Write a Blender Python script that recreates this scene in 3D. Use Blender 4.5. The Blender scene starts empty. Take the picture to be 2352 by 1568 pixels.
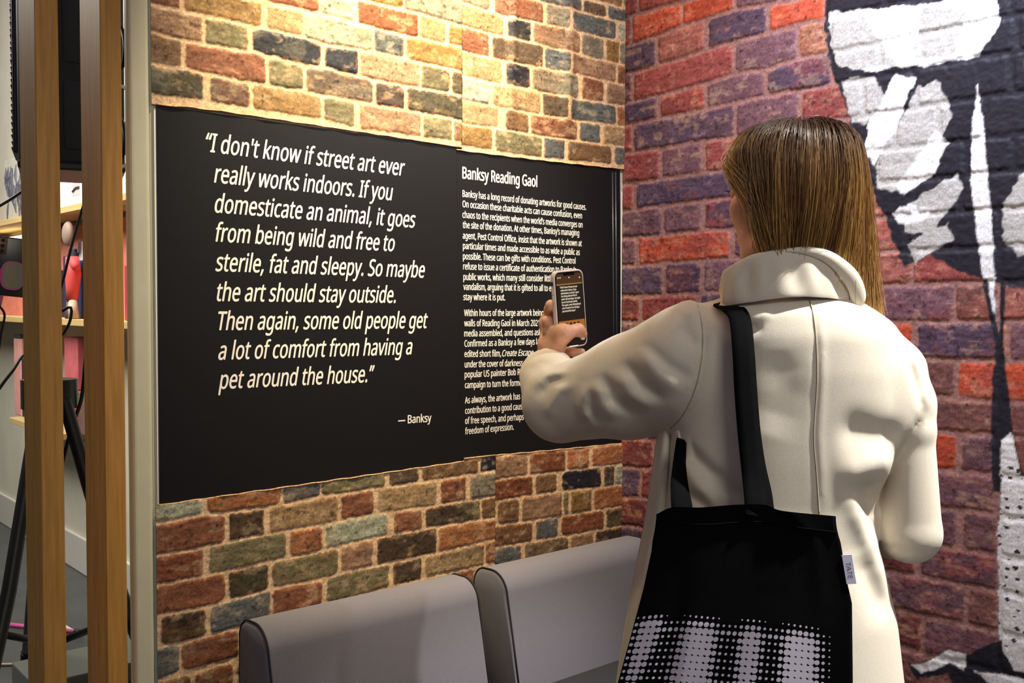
import bpy, bmesh, math, random, os
import numpy as np
from mathutils import Vector, Matrix

random.seed(7)
rng = np.random.default_rng(7)
SC = bpy.context.scene
COL = SC.collection
PI = math.pi

# ------------------------------------------------------------------ camera
FPX, IW, IH = 2280.0, 2352, 1568
_a, _p, _r = math.radians(48.96), math.radians(2.2), 0.004
_Fh = np.array([math.cos(_a), math.sin(_a), 0.0]); _R0 = np.array([math.sin(_a), -math.cos(_a), 0.0]); _Z = np.array([0, 0, 1.0])
CF = math.cos(_p) * _Fh - math.sin(_p) * _Z
_U0 = math.sin(_p) * _Fh + math.cos(_p) * _Z
CR = math.cos(_r) * _R0 + math.sin(_r) * _U0
CU = -math.sin(_r) * _R0 + math.cos(_r) * _U0
CC = np.array([-2.1488, -1.9770, 1.38])
cd = bpy.data.cameras.new('camera'); cam = bpy.data.objects.new('camera', cd); COL.objects.link(cam)
cd.sensor_width = 36.0; cd.lens = FPX / IW * 36.0; cd.clip_start = 0.05; cd.clip_end = 60
cd.dof.use_dof = False
cam.matrix_world = Matrix(((CR[0], CU[0], -CF[0], CC[0]), (CR[1], CU[1], -CF[1], CC[1]), (CR[2], CU[2], -CF[2], CC[2]), (0, 0, 0, 1)))
SC.camera = cam

# ------------------------------------------------------------------ world, lights, exposure
SC.view_settings.view_transform = 'Standard'; SC.view_settings.look = 'None'
SC.view_settings.gamma = 1.0; SC.view_settings.use_curve_mapping = False
SC.view_settings.exposure = 0.0
wd = bpy.data.worlds.new('world'); SC.world = wd; wd.use_nodes = True
wd.node_tree.nodes['Background'].inputs[0].default_value = (0.60, 0.52, 0.69, 1)
wd.node_tree.nodes['Background'].inputs[1].default_value = 0.26

def spot(name, loc, target, watts, color, deg, blend=0.6, radius=0.03):
    l = bpy.data.lights.new(name, 'SPOT'); l.energy = watts; l.color = color
    l.spot_size = math.radians(deg); l.spot_blend = blend; l.shadow_soft_size = radius
    o = bpy.data.objects.new(name, l); COL.objects.link(o); o.location = loc
    o.rotation_euler = (Vector(target) - Vector(loc)).to_track_quat('-Z', 'Y').to_euler()
    return o

def area(name, loc, target, watts, color, sx, sy):
    l = bpy.data.lights.new(name, 'AREA'); l.energy = watts; l.color = color
    l.shape = 'RECTANGLE'; l.size = sx; l.size_y = sy
    o = bpy.data.objects.new(name, l); COL.objects.link(o); o.location = loc
    o.rotation_euler = (Vector(target) - Vector(loc)).to_track_quat('-Z', 'Y').to_euler()
    return o

spot('wall_washer_spot', (-0.88, -0.50, 3.05), (-0.80, 0.0, 2.16), 700, (1.0, 0.84, 0.52), 62, 1.0, 0.03)
spot('mural_spot', (-0.88, -1.25, 3.15), (0.0, -1.00, 2.22), 300, (0.82, 0.86, 1.0), 64, 1.0, 0.05)
spot('key_spot', (-0.32, -1.95, 3.10), (-0.50, -1.28, 1.58), 560, (1.0, 0.98, 0.93), 30, 0.8, 0.04)
spot('sofa_spot', (-0.10, -1.03, 2.32), (-1.00, -0.05, 0.92), 33, (1.0, 0.97, 0.97), 72, 0.6, 0.03)
spot('corner_spot', (-0.42, -0.95, 3.12), (-0.30, 0.0, 2.02), 120, (1.0, 0.93, 0.82), 40, 1.0, 0.03)
spot('front_spot', (-1.15, -0.42, 3.10), (-0.76, -0.58, 1.32), 48, (1.0, 0.84, 0.52), 24, 0.9, 0.04)
area('back_room_light', (-1.9, 2.6, 3.1), (-0.9, 3.0, 0.8), 120, (1.0, 0.97, 0.86), 1.4, 1.4)
area('entrance_light', (-2.3, -3.3, 2.8), (-1.5, 0.0, 1.0), 20, (1.0, 0.96, 0.82), 0.8, 0.8)

# ------------------------------------------------------------------ helpers
def ray(x, y):
    return CF + (x - IW / 2) / FPX * CR - (y - IH / 2) / FPX * CU
def at(x, y, depth):
    return CC + depth * ray(x, y)
def on_plane(x, y, axis, val):
    d = ray(x, y); t = (val - CC[axis]) / d[axis]; return CC + t * d
def on_left(x, y):
    q = on_plane(x, y, 1, 0.0); return q[0], q[2]
def on_right(x, y):
    q = on_plane(x, y, 0, 0.0); return q[1], q[2]

def lin(c):
    c = np.asarray(c, float) / 255.0
    return np.where(c <= 0.04045, c / 12.92, ((c + 0.055) / 1.055) ** 2.4)
def L4(c):
    return tuple(float(v) for v in lin(c)) + (1.0,)

def smooth(a, b, x):
    t = np.clip((x - a) / (b - a), 0, 1); return t * t * (3 - 2 * t)

def _hash(ix, iy, seed):
    h = (ix.astype(np.int64) * 374761393 + iy.astype(np.int64) * 668265263 + seed * 974711) & 0x7fffffff
    h = ((h ^ (h >> 13)) * 1274126177) & 0x7fffffff
    return ((h ^ (h >> 16)) & 0xffff) / 65535.0
def vnoise(x, y, seed=0):
    ix = np.floor(x); iy = np.floor(y); fx = x - ix; fy = y - iy
    fx = fx * fx * (3 - 2 * fx); fy = fy * fy * (3 - 2 * fy)
    a = _hash(ix, iy, seed); b = _hash(ix + 1, iy, seed); c = _hash(ix, iy + 1, seed); d = _hash(ix + 1, iy + 1, seed)
    return (a + (b - a) * fx) * (1 - fy) + (c + (d - c) * fx) * fy
def fbm(x, y, seed=0, n=4):
    v = 0; amp = 0.5; tot = 0
    for k in range(n):
        v = v + amp * vnoise(x * 2 ** k, y * 2 ** k, seed + k * 17); tot += amp; amp *= 0.55
    return v / tot

def material(name, color, rough=0.6, spec=0.4, metal=0.0, noise=None, bump=None, attr=None, sheen=0.0, emit=None, coat=0.0):
    m = bpy.data.materials.new(name); m.use_nodes = True
    nt = m.node_tree; b = nt.nodes['Principled BSDF']
    b.inputs['Base Color'].default_value = L4(color) if max(color) > 1.01 else tuple(color) + (1.0,)
    b.inputs['Roughness'].default_value = rough; b.inputs['Specular IOR Level'].default_value = spec
    b.inputs['Metallic'].default_value = metal; b.inputs['Coat Weight'].default_value = coat
    if sheen: b.inputs['Sheen Weight'].default_value = sheen; b.inputs['Sheen Roughness'].default_value = 0.5
    tc = nt.nodes.new('ShaderNodeTexCoord')
    src = None
    if attr:
        a = nt.nodes.new('ShaderNodeAttribute'); a.attribute_name = attr; src = a.outputs['Color']
    if noise:
        scale, amt = noise[0], noise[1]
        n = nt.nodes.new('ShaderNodeTexNoise'); n.inputs['Scale'].default_value = scale; n.inputs['Detail'].default_value = 6
        mp = nt.nodes.new('ShaderNodeMapping'); nt.links.new(tc.outputs['Object'], mp.inputs['Vector'])
        if len(noise) > 2: mp.inputs['Scale'].default_value = noise[2]
        nt.links.new(mp.outputs[0], n.inputs['Vector'])
        mr = nt.nodes.new('ShaderNodeMapRange'); mr.inputs[1].default_value = 0.3; mr.inputs[2].default_value = 0.7
        mr.inputs[3].default_value = 1 - amt; mr.inputs[4].default_value = 1 + amt
        nt.links.new(n.outputs['Fac'], mr.inputs[0])
        mx = nt.nodes.new('ShaderNodeMix'); mx.data_type = 'RGBA'; mx.blend_type = 'MULTIPLY'; mx.inputs[0].default_value = 1.0
        if src is not None: nt.links.new(src, mx.inputs[6])
        else: mx.inputs[6].default_value = b.inputs['Base Color'].default_value
        nt.links.new(mr.outputs[0], mx.inputs[7]); src = mx.outputs[2]
    if src is not None: nt.links.new(src, b.inputs['Base Color'])
    if bump:
        n = nt.nodes.new('ShaderNodeTexNoise'); n.inputs['Scale'].default_value = bump[0]; n.inputs['Detail'].default_value = 4
        nt.links.new(tc.outputs['Object'], n.inputs['Vector'])
        bp = nt.nodes.new('ShaderNodeBump'); bp.inputs['Strength'].default_value = bump[1]; bp.inputs['Distance'].default_value = bump[2]
        nt.links.new(n.outputs['Fac'], bp.inputs['Height']); nt.links.new(bp.outputs[0], b.inputs['Normal'])
    if emit:
        b.inputs['Emission Color'].default_value = L4(emit[0]); b.inputs['Emission Strength'].default_value = emit[1]
    return m

def tag(o, label=None, cat=None, group=None, kind=None):
    if label: o['label'] = label
    if cat: o['category'] = cat
    if group: o['group'] = group
    if kind: o['kind'] = kind
    return o
def empty(name, loc=(0, 0, 0), label=None, cat=None, group=None):
    o = bpy.data.objects.new(name, None); COL.objects.link(o); o.location = loc; o.empty_display_size = 0.1
    return tag(o, label, cat, group)
def link(name, me, m, parent=None, smooth_shade=False):
    o = bpy.data.objects.new(name, me); COL.objects.link(o)
    if m is not None: me.materials.append(m)
    if smooth_shade: me.shade_smooth()
    if parent is not None:
        o.parent = parent
        o.matrix_parent_inverse = Matrix.Translation(-Vector(parent.location)) if parent.type == 'EMPTY' else Matrix.Identity(4)
    return o
def mesh_np(name, V, Fq, m=None, parent=None, smooth_shade=True, attrs=None):
    """mesh from numpy arrays: quads or triangles (world coordinates)."""
    me = bpy.data.meshes.new(name); V = np.ascontiguousarray(V, np.float32); Fq = np.ascontiguousarray(Fq, np.int32)
    n, k = Fq.shape
    me.vertices.add(len(V)); me.vertices.foreach_set('co', V.ravel())
    me.loops.add(n * k); me.loops.foreach_set('vertex_index', Fq.ravel())
    me.polygons.add(n); me.polygons.foreach_set('loop_start', np.arange(0, n * k, k, dtype=np.int32))
    me.update(calc_edges=True); me.validate()
    for an, av in (attrs or {}).items():
        at_ = me.attributes.new(an, 'FLOAT_COLOR', 'POINT')
        c = np.ones((len(V), 4), np.float32); c[:, :3] = av; at_.data.foreach_set('color', c.ravel())
    if not smooth_shade: me.shade_flat()
    return link(name, me, m, parent, smooth_shade)
def grid_faces(nu, nv, wrap_u=False):
    i = np.arange(nu if wrap_u else nu - 1)[:, None]; j = np.arange(nv - 1)[None, :]
    i2 = (i + 1) % nu
    a = i * nv + j; b = i2 * nv + j
    return np.stack([a, b, b + 1, a + 1], -1).reshape(-1, 4)

class MB:
    """collects shapes into one bmesh"""
    def __init__(self): self.bm = bmesh.new()
    def box(self, lo, hi, bevel=0.0, seg=2, mat=None):
        r = bmesh.ops.create_cube(self.bm, size=1.0); vs = r['verts']
        lo = Vector(lo); hi = Vector(hi); c = (lo + hi) / 2; s = hi - lo
        for v in vs: v.co = Vector((v.co.x * s.x, v.co.y * s.y, v.co.z * s.z)) + c
        if bevel > 0:
            es = list({e for v in vs for e in v.link_edges})
            q = bmesh.ops.bevel(self.bm, geom=es, offset=bevel, segments=seg, affect='EDGES', profile=0.5)
            vs = list({v for f in q['faces'] for v in f.verts} | {v for v in vs if v.is_valid})
        if mat is not None: bmesh.ops.transform(self.bm, matrix=mat, verts=[v for v in vs if v.is_valid])
        return self
    def tube(self, pts, r, seg=8, cap=True):
        P = [Vector(p) for p in pts]; n = len(P); R = r if hasattr(r, '__len__') else [r] * n
        rings = []; prev = None
        for i in range(n):
            t = (P[min(i + 1, n - 1)] - P[max(i - 1, 0)]).normalized()
            if prev is None:
                up = Vector((0, 0, 1)) if abs(t.z) < 0.9 else Vector((1, 0, 0)); a = t.cross(up).normalized()
            else: a = (prev - t * prev.dot(t)).normalized()
            prev = a; b = t.cross(a)
            rings.append([self.bm.verts.new(P[i] + (a * math.cos(2 * PI * k / seg) + b * math.sin(2 * PI * k / seg)) * R[i]) for k in range(seg)])
        for i in range(n - 1):
            for k in range(seg): self.bm.faces.new((rings[i][k], rings[i][(k + 1) % seg], rings[i + 1][(k + 1) % seg], rings[i + 1][k]))
        if cap: self.bm.faces.new(rings[0][::-1]); self.bm.faces.new(rings[-1])
        return self
    def prism(self, poly, vec):
        a = [self.bm.verts.new(Vector(p)) for p in poly]; b = [self.bm.verts.new(Vector(p) + Vector(vec)) for p in poly]
        n = len(a); self.bm.faces.new(a[::-1]); self.bm.faces.new(b)
        for i in range(n): self.bm.faces.new((a[i], a[(i + 1) % n], b[(i + 1) % n], b[i]))
        return self
    def ball(self, c, r, sub=2):
        q = bmesh.ops.create_icosphere(self.bm, subdivisions=sub, radius=1.0)
        rr = r if hasattr(r, '__len__') else (r, r, r)
        for v in q['verts']: v.co = Vector((v.co.x * rr[0] + c[0], v.co.y * rr[1] + c[1], v.co.z * rr[2] + c[2]))
        return self
    def build(self, name, m, parent=None, smooth_shade=False, angle=None):
        bmesh.ops.recalc_face_normals(self.bm, faces=self.bm.faces)
        me = bpy.data.meshes.new(name); self.bm.to_mesh(me); self.bm.free()
        o = link(name, me, m, parent, smooth_shade)
        if angle: me.set_sharp_from_angle(angle=math.radians(angle))
        return o

def spline(pts, n):
    """Catmull-Rom through pts (array k x d), n samples"""
    P = np.asarray(pts, float); k = len(P)
    P = np.vstack([2 * P[0] - P[1], P, 2 * P[-1] - P[-2]])
    t = np.linspace(0, k - 1 - 1e-9, n); i = t.astype(int); u = (t - i)[:, None]
    p0, p1, p2, p3 = P[i], P[i + 1], P[i + 2], P[i + 3]
    return 0.5 * (2 * p1 + (p2 - p0) * u + (2 * p0 - 5 * p1 + 4 * p2 - p3) * u ** 2 + (3 * p1 - p0 - 3 * p2 + p3) * u ** 3)

def spline_c(pts, n):
    """smooth curve through unevenly spaced points (cubic, chord-length steps)"""
    P = np.asarray([np.asarray(p, float) for p in pts]); t = np.concatenate([[0], np.cumsum(np.sqrt(np.linalg.norm(np.diff(P, axis=0), axis=1)) + 1e-6)])
    m = np.gradient(P, t, axis=0) if len(P) > 2 else np.repeat((P[1:] - P[:1]) / t[-1], 2, 0)
    x = np.linspace(0, t[-1], n); i = np.clip(np.searchsorted(t, x, side='right') - 1, 0, len(t) - 2); h = (t[i + 1] - t[i]); u = ((x - t[i]) / h)[:, None]; h = h[:, None]
    return (2 * u ** 3 - 3 * u ** 2 + 1) * P[i] + (u ** 3 - 2 * u ** 2 + u) * h * m[i] + (-2 * u ** 3 + 3 * u ** 2) * P[i + 1] + (u ** 3 - u ** 2) * h * m[i + 1]

# ------------------------------------------------------------------ brick sheets
PAL_L = dict(a=(146, 118, 86), b=(108, 80, 56), r=(116, 72, 52), o=(144, 92, 60), d=(66, 52, 41), k=(33, 34, 41), g=(102, 94, 68),
             G=(68, 61, 43), p=(150, 150, 130), s=(82, 84, 84), y=(124, 94, 54), m=(116, 108, 92), t=(138, 105, 82), c=(110, 63, 43), n=(88, 71, 57))
PAL_R = dict(v=(116, 82, 92), V=(88, 69, 88), R=(148, 74, 72), O=(190, 82, 58), S=(166, 100, 90), N=(126, 84, 80), t=(176, 120, 96), e=(112, 60, 60))

def brick_sheet(name, s0, s1, zb, zt, step, courses, pal, mortar, gap, relief, to_world, parent, mat_, seed, paint=None, warp=0.0024, fill_h=0.0635, fill_keys='bragtno', ripple=0.0012, shade_bulges=()):
    ns = int(abs(s1 - s0) / step) + 1
    s = np.linspace(s0, s1, ns); b = zb(s) if callable(zb) else np.full(ns, zb); t = zt(s) if callable(zt) else np.full(ns, zt)
    nz = int(np.max(t - b) / step) + 1
    v = np.linspace(0, 1, nz); S = np.repeat(s[:, None], nz, 1); Zc = b[:, None] + (t - b)[:, None] * v[None, :]
    Sw = S + warp * 2 * (fbm(S * 45, Zc * 45, seed) - 0.5) + warp * 1.6 * (fbm(S * 160, Zc * 160, seed + 5, 2) - 0.5)
    Zw = Zc + warp * 2 * (fbm(S * 45, Zc * 45, seed + 9) - 0.5) + warp * 1.6 * (fbm(S * 160, Zc * 160, seed + 3, 2) - 0.5)
    n1 = fbm(S * 38, Zc * 60, seed + 21); n2 = fbm(S * 150, Zc * 190, seed + 31, 3); n3 = fbm(S * 17, Zc * 30, seed + 41); n4 = fbm(S * 90, Zc * 90, seed + 51, 3)
    best = np.full(S.shape, -1.0); col = np.zeros(S.shape + (3,)); hb = np.zeros(S.shape)
    mc = lin(mortar)
    col[:] = mc * (0.62 + 0.75 * n2[..., None]) * (0.8 + 0.4 * n1[..., None])
    lr = np.random.default_rng(seed)
    all_c = [c for c in courses]
    # courses beyond the ones seen: same bond carried on
    def add_fill(zlo, zhi):
        k = max(1, int(round((zhi - zlo) / fill_h))); h = (zhi - zlo) / k
        for i in range(k):
            lo, hi = min(s0, s1) - 0.1, max(s0, s1) + 0.1; x = lo - lr.random() * 0.15; bl = []
            while x < hi:
                w = (0.20 if lr.random() < 0.6 else 0.095) * fill_h / 0.0635; bl.append((x + .005, x + w - .005, fill_keys[lr.integers(len(fill_keys))])); x += w
            all_c.append((([lo, hi], [zlo + (i + 1) * h] * 2), ([lo, hi], [zlo + i * h] * 2), bl))
    tops = max(np.max(c[0][1]) for c in courses); bots = min(np.min(c[1][1]) for c in courses)
    if np.max(t) > tops + 0.02: add_fill(tops, tops + math.ceil((np.max(t) - tops) / fill_h) * fill_h)
    if np.min(b) < bots - 0.02: add_fill(bots - math.ceil((bots - np.min(b)) / fill_h) * fill_h, bots)
    keys = list(pal)
    for top, bot, bricks in all_c:
        zt_ = np.interp(s, top[0], top[1]); zb_ = np.interp(s, bot[0], bot[1])
        for x0, x1, key in bricks:
            lo, hi = min(x0, x1), max(x0, x1)
            ii = np.where((s > lo - 0.012) & (s < hi + 0.012))[0]
            if not len(ii): continue
            i0, i1 = ii[0], ii[-1] + 1
            sw = Sw[i0:i1]; zw = Zw[i0:i1]
            dx = np.minimum(sw - lo, hi - sw); dz = np.minimum(zw - zb_[i0:i1, None] - gap, zt_[i0:i1, None] - gap - zw)
            r = 0.005 + 0.007 * lr.random()
            d = np.where((dx < r) & (dz < r), r - np.hypot(r - dx, r - dz), np.minimum(dx, dz))
            msk = (d > -0.004) & (d > best[i0:i1])
            c0 = lin(pal[key]) * (0.86 + 0.28 * lr.random()); c1 = 0.5 * c0 + 0.5 * lin(pal[keys[lr.integers(len(keys))]]); c2 = 0.5 * c0 + 0.5 * lin(pal[keys[lr.integers(len(keys))]])
            off = lr.random() * 0.24 - 0.12
            q1 = smooth(0.50, 0.66, n3[i0:i1] + off)[..., None] * (0.25 + 0.45 * lr.random())
            q2 = smooth(0.58, 0.72, n1[i0:i1] + off * 0.5)[..., None] * 0.55
            cc = c0 * (1 - q1) + c1 * q1; cc = cc * (1 - q2) + (c2 * 0.6 + lin((190, 165, 130)) * 0.4) * q2
            cc = cc * (0.80 + 0.40 * vnoise(S[i0:i1] * 22 + 7.3 * lr.random(), Zc[i0:i1] * 260, seed + 61))[..., None]
            cc = cc * (0.55 + 0.9 * n2[i0:i1, :, None]) * (0.72 + 0.56 * n1[i0:i1, :, None])
            # chipped, paler and oranger arrises and dark pits
            e = (smooth(0.009, 0.001, d) * smooth(0.52, 0.66, n4[i0:i1]))[..., None] * 0.6
            cc = cc * (1 - e) + (lin((186, 116, 66)) * 0.7 + c0 * 0.6) * e
            pit = smooth(0.70, 0.78, n4[i0:i1])[..., None]; cc = cc * (1 - 0.6 * pit)
            a = smooth(-0.0010, 0.0016, d)[..., None]
            dk = smooth(0.0, 0.006, zw - zb_[i0:i1, None])
            newc = col[i0:i1] * (1 - a) + cc * a
            col[i0:i1] = np.where(msk[..., None], newc, col[i0:i1])
            hb[i0:i1] = np.where(msk, relief * smooth(-0.002, 0.006, d) * (0.8 + 0.5 * lr.random()), hb[i0:i1])
            best[i0:i1] = np.where(msk, d, best[i0:i1])
    H = hb + relief * 0.55 * (n2 - 0.5) + relief * 0.7 * (n4 - 0.5) + ripple * np.sin(S * 9 + 3 * n3)
    for bx, bw_, ba in shade_bulges: H = H + ba * smooth(0.02, 0.16, Zc - b[:, None]) * np.exp(-((S + 0.004 * np.sin(Zc * 14) - bx) / bw_) ** 2)
    if paint is not None:
        pc, pa = paint(S, Zc, n1, n2, n4)
        col = col * (1 - pa[..., None]) + pc * (0.84 + 0.32 * n2[..., None]) * pa[..., None]
    V = to_world(S, Zc, H).reshape(-1, 3)
    Fq = grid_faces(ns, nz)
    return mesh_np(name, V, Fq, mat_, parent, True, {'col': col.reshape(-1, 3)})

def course_px(unproj, top, bot, bricks, inset=0.0):
    """top, bot: pixel polylines of the mortar joints; bricks: (x0, x1, key) in pixels measured on the joint's mid line"""
    T = sorted(unproj(*p) for p in top); B = sorted(unproj(*p) for p in bot)
    tp = sorted(top); bp = sorted(bot)
    def y_at(x):
        return 0.5 * (np.interp(x, [p[0] for p in tp], [p[1] for p in tp]) + np.interp(x, [p[0] for p in bp], [p[1] for p in bp]))
    bl = []
    for x0, x1, k in bricks:
        a = unproj(x0, y_at(x0))[0]; b = unproj(x1, y_at(x1))[0]; bl.append((a, b, k))
    return (([t[0] for t in T], [t[1] for t in T]), ([t[0] for t in B], [t[1] for t in B]), bl)

m_wallL = material('printed_brick_paper', (150, 110, 80), 0.5, 0.35, attr='col', noise=(260, 0.30), bump=(420, 0.35, 0.0006))
m_wallR = material('painted_brick_mural', (140, 90, 80), 0.6, 0.3, attr='col', noise=(240, 0.24), bump=(380, 0.4, 0.0008))
m_cream = material('cream_paint', (186, 183, 160), 0.45, 0.4, noise=(14, 0.04), bump=(60, 0.08, 0.002))
m_white = material('white_paper', (232, 228, 222), 0.6)
m_backwall = material('warm_white_plaster', (214, 208, 192), 0.7, 0.2, noise=(6, 0.05))
m_floor = material('grey_screed', (70, 73, 73), 0.35, 0.4, noise=(5, 0.18), bump=(30, 0.1, 0.002))

# ---- structure
wl = MB().box((-1.392, 0.0, 0), (0.02, 0.13, 3.2), 0.012, 3).build('wall_left', m_cream); tag(wl, kind='structure')
wr = MB().box((0.004, -3.6, 0), (0.14, 0.13, 3.2)).build('wall_right', m_cream); tag(wr, kind='structure')
fl = MB().box((-4.5, -4.5, -0.1), (0.14, 8.2, 0.0)).build('floor', m_floor); tag(fl, kind='structure')
wb = MB().box((-0.5, 0.13, 0), (-0.4, 8.0, 3.2)).build('wall_back', m_backwall); tag(wb, kind='structure')
we = MB().box((-4.5, 7.9, 0), (-0.5, 8.0, 3.2)).build('wall_far', m_backwall); tag(we, kind='structure')
wsd = MB().box((-3.5, -0.7, 0), (-3.4, 8.0, 3.2)).build('wall_light_blocker', material('umber_blocker', (78, 72, 62), 0.8, 0.2)); tag(wsd, kind='structure')  # added unseen wall, keeps ambient light off the posts' left faces
sk = MB().box((-0.518, 0.14, 0), (-0.5, 7.9, 0.185), 0.006, 2).build('baseboard_back', material('skirting_paint', (210, 206, 198), 0.4)); tag(sk, kind='structure')
tr = MB().box((-1.430, -0.006, 0), (-1.3875, 0.02, 3.2), 0.009, 4).build('trim_1', m_cream); tag(tr, kind='structure')

# ---- left wall: four printed brick sheets
def wl_left(off):
    def f(S, Z, H): return np.stack([S, -off - H, Z], -1)
    return f
UL = [
 ([(520, -60), (738, -12), (823, 0), (961, 33), (1057, 60)], [(579, 0), (732, 32), (816, 54), (923, 82), (1057, 109)],
  [(500, 604, 'o'), (609, 730, 'c'), (735, 809, 'p'), (820, 957, 'c'), (962, 1021, 'a'), (1028, 1062, 'y')]),
 ([(823, -62), (923, -36), (1057, -8)], [(738, -12), (823, 0), (961, 33), (1057, 60)], [(720, 830, 'b'), (838, 923, 'y'), (926, 1062, 'm')]),
 ([(347, -52), (579, 0), (732, 32), (816, 54), (923, 82), (1057, 109)], [(347, 11), (468, 38), (570, 59), (696, 86), (740, 103), (856, 120), (961, 145), (1057, 166)],
  [(340, 411, 'c'), (420, 599, 'y'), (611, 694, 'a'), (698, 852, 'p'), (857, 924, 's'), (930, 1062, 'y')]),
 ([(347, 11), (468, 38), (570, 59), (696, 86), (740, 103), (856, 120), (961, 145), (1057, 166)], [(349, 76), (416, 93), (470, 103), (577, 120), (700, 151), (740, 156), (856, 185), (932, 199), (1057, 220)],
  [(340, 462, 't'), (470, 568, 'g'), (578, 736, 'k'), (745, 820, 'k'), (825, 960, 't'), (964, 1030, 'g'), (1035, 1062, 'G')]),
 ([(349, 76), (416, 93), (470, 103), (577, 120), (700, 151), (740, 156), (856, 185), (932, 199), (1057, 220)], [(357, 151), (422, 160), (474, 172), (573, 191), (700, 212), (740, 220), (820, 234), (945, 257), (1035, 272), (1057, 279)],
  [(340, 414, 'b'), (424, 608, 'r'), (615, 694, 'g'), (701, 854, 'n'), (861, 925, 'd'), (932, 1062, 'G')]),
 ([(357, 151), (422, 160), (474, 172), (573, 191), (700, 212), (740, 220), (820, 234), (945, 257), (1035, 272), (1057, 279)], [(359, 222), (474, 235), (579, 253), (740, 277), (820, 298), (1057, 328)],
  [(340, 464, 'G'), (481, 571, 'n'), (579, 736, 'y'), (743, 812, 'g'), (825, 963, 't'), (969, 1035, 'g'), (1039, 1062, 'b')]),
]
UR = [
 ([(1060, -70), (1224, -30), (1305, -8), (1433, 22)], [(1060, -44), (1224, 0), (1305, 23), (1433, 54)], [(1060, 1190, 'n'), (1196, 1331, 's'), (1336, 1387, 'n'), (1393, 1440, 's')]),
 ([(1060, -44), (1224, 0), (1305, 23), (1433, 54)], [(1060, 8), (1152, 38), (1218, 51), (1303, 69), (1384, 89), (1433, 99)], [(1040, 1121, 'm'), (1132, 1244, 'r'), (1252, 1300, 'm'), (1307, 1410, 's'), (1416, 1440, 'p')]),
 ([(1060, 8), (1152, 38), (1218, 51), (1303, 69), (1384, 89), (1433, 99)], [(1060, 61), (1124, 79), (1218, 99), (1305, 122), (1410, 147), (1430, 150)], [(1040, 1152, 'a'), (1161, 1216, 'k'), (1222, 1328, 't'), (1333, 1382, 'm'), (1389, 1417, 'y'), (1420, 1440, 'm')]),
 ([(1060, 61), (1124, 79), (1218, 99), (1305, 122), (1410, 147), (1430, 150)], [(1060, 121), (1150, 140), (1216, 153), (1328, 173), (1430, 196)], [(1040, 1119, 'r'), (1127, 1244, 'n'), (1248, 1301, 's'), (1306, 1410, 't'), (1414, 1440, 'o')]),
 ([(1060, 121), (1150, 140), (1216, 153), (1328, 173), (1430, 196)], [(1060, 176), (1127, 191), (1241, 212), (1300, 224), (1428, 245)], [(1040, 1148, 'a'), (1157, 1214, 'k'), (1220, 1324, 'm'), (1333, 1382, 'r'), (1389, 1440, 't')]),
 ([(1060, 176), (1127, 191), (1241, 212), (1300, 224), (1428, 245)], [(1060, 232), (1150, 249), (1216, 261), (1320, 278), (1425, 291)], [(1040, 1120, 'p'), (1128, 1238, 'a'), (1244, 1296, 'n'), (1303, 1410, 's'), (1414, 1440, 'o')]),
 ([(1060, 232), (1150, 249), (1216, 261), (1320, 278), (1425, 291)], [(1059, 286), (1142, 296), (1244, 314), (1321, 325), (1423, 337)], [(1040, 1140, 'a'), (1158, 1211, 'b'), (1216, 1321, 'r'), (1328, 1374, 's'), (1382, 1440, 'a')]),
 ([(1059, 286), (1142, 296), (1244, 314), (1321, 325), (1423, 337)], [(1060, 337), (1218, 361), (1423, 381)], [(1040, 1127, 'y'), (1134, 1241, 'g'), (1246, 1293, 's'), (1300, 1400, 'b'), (1407, 1440, 's')]),
]
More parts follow.
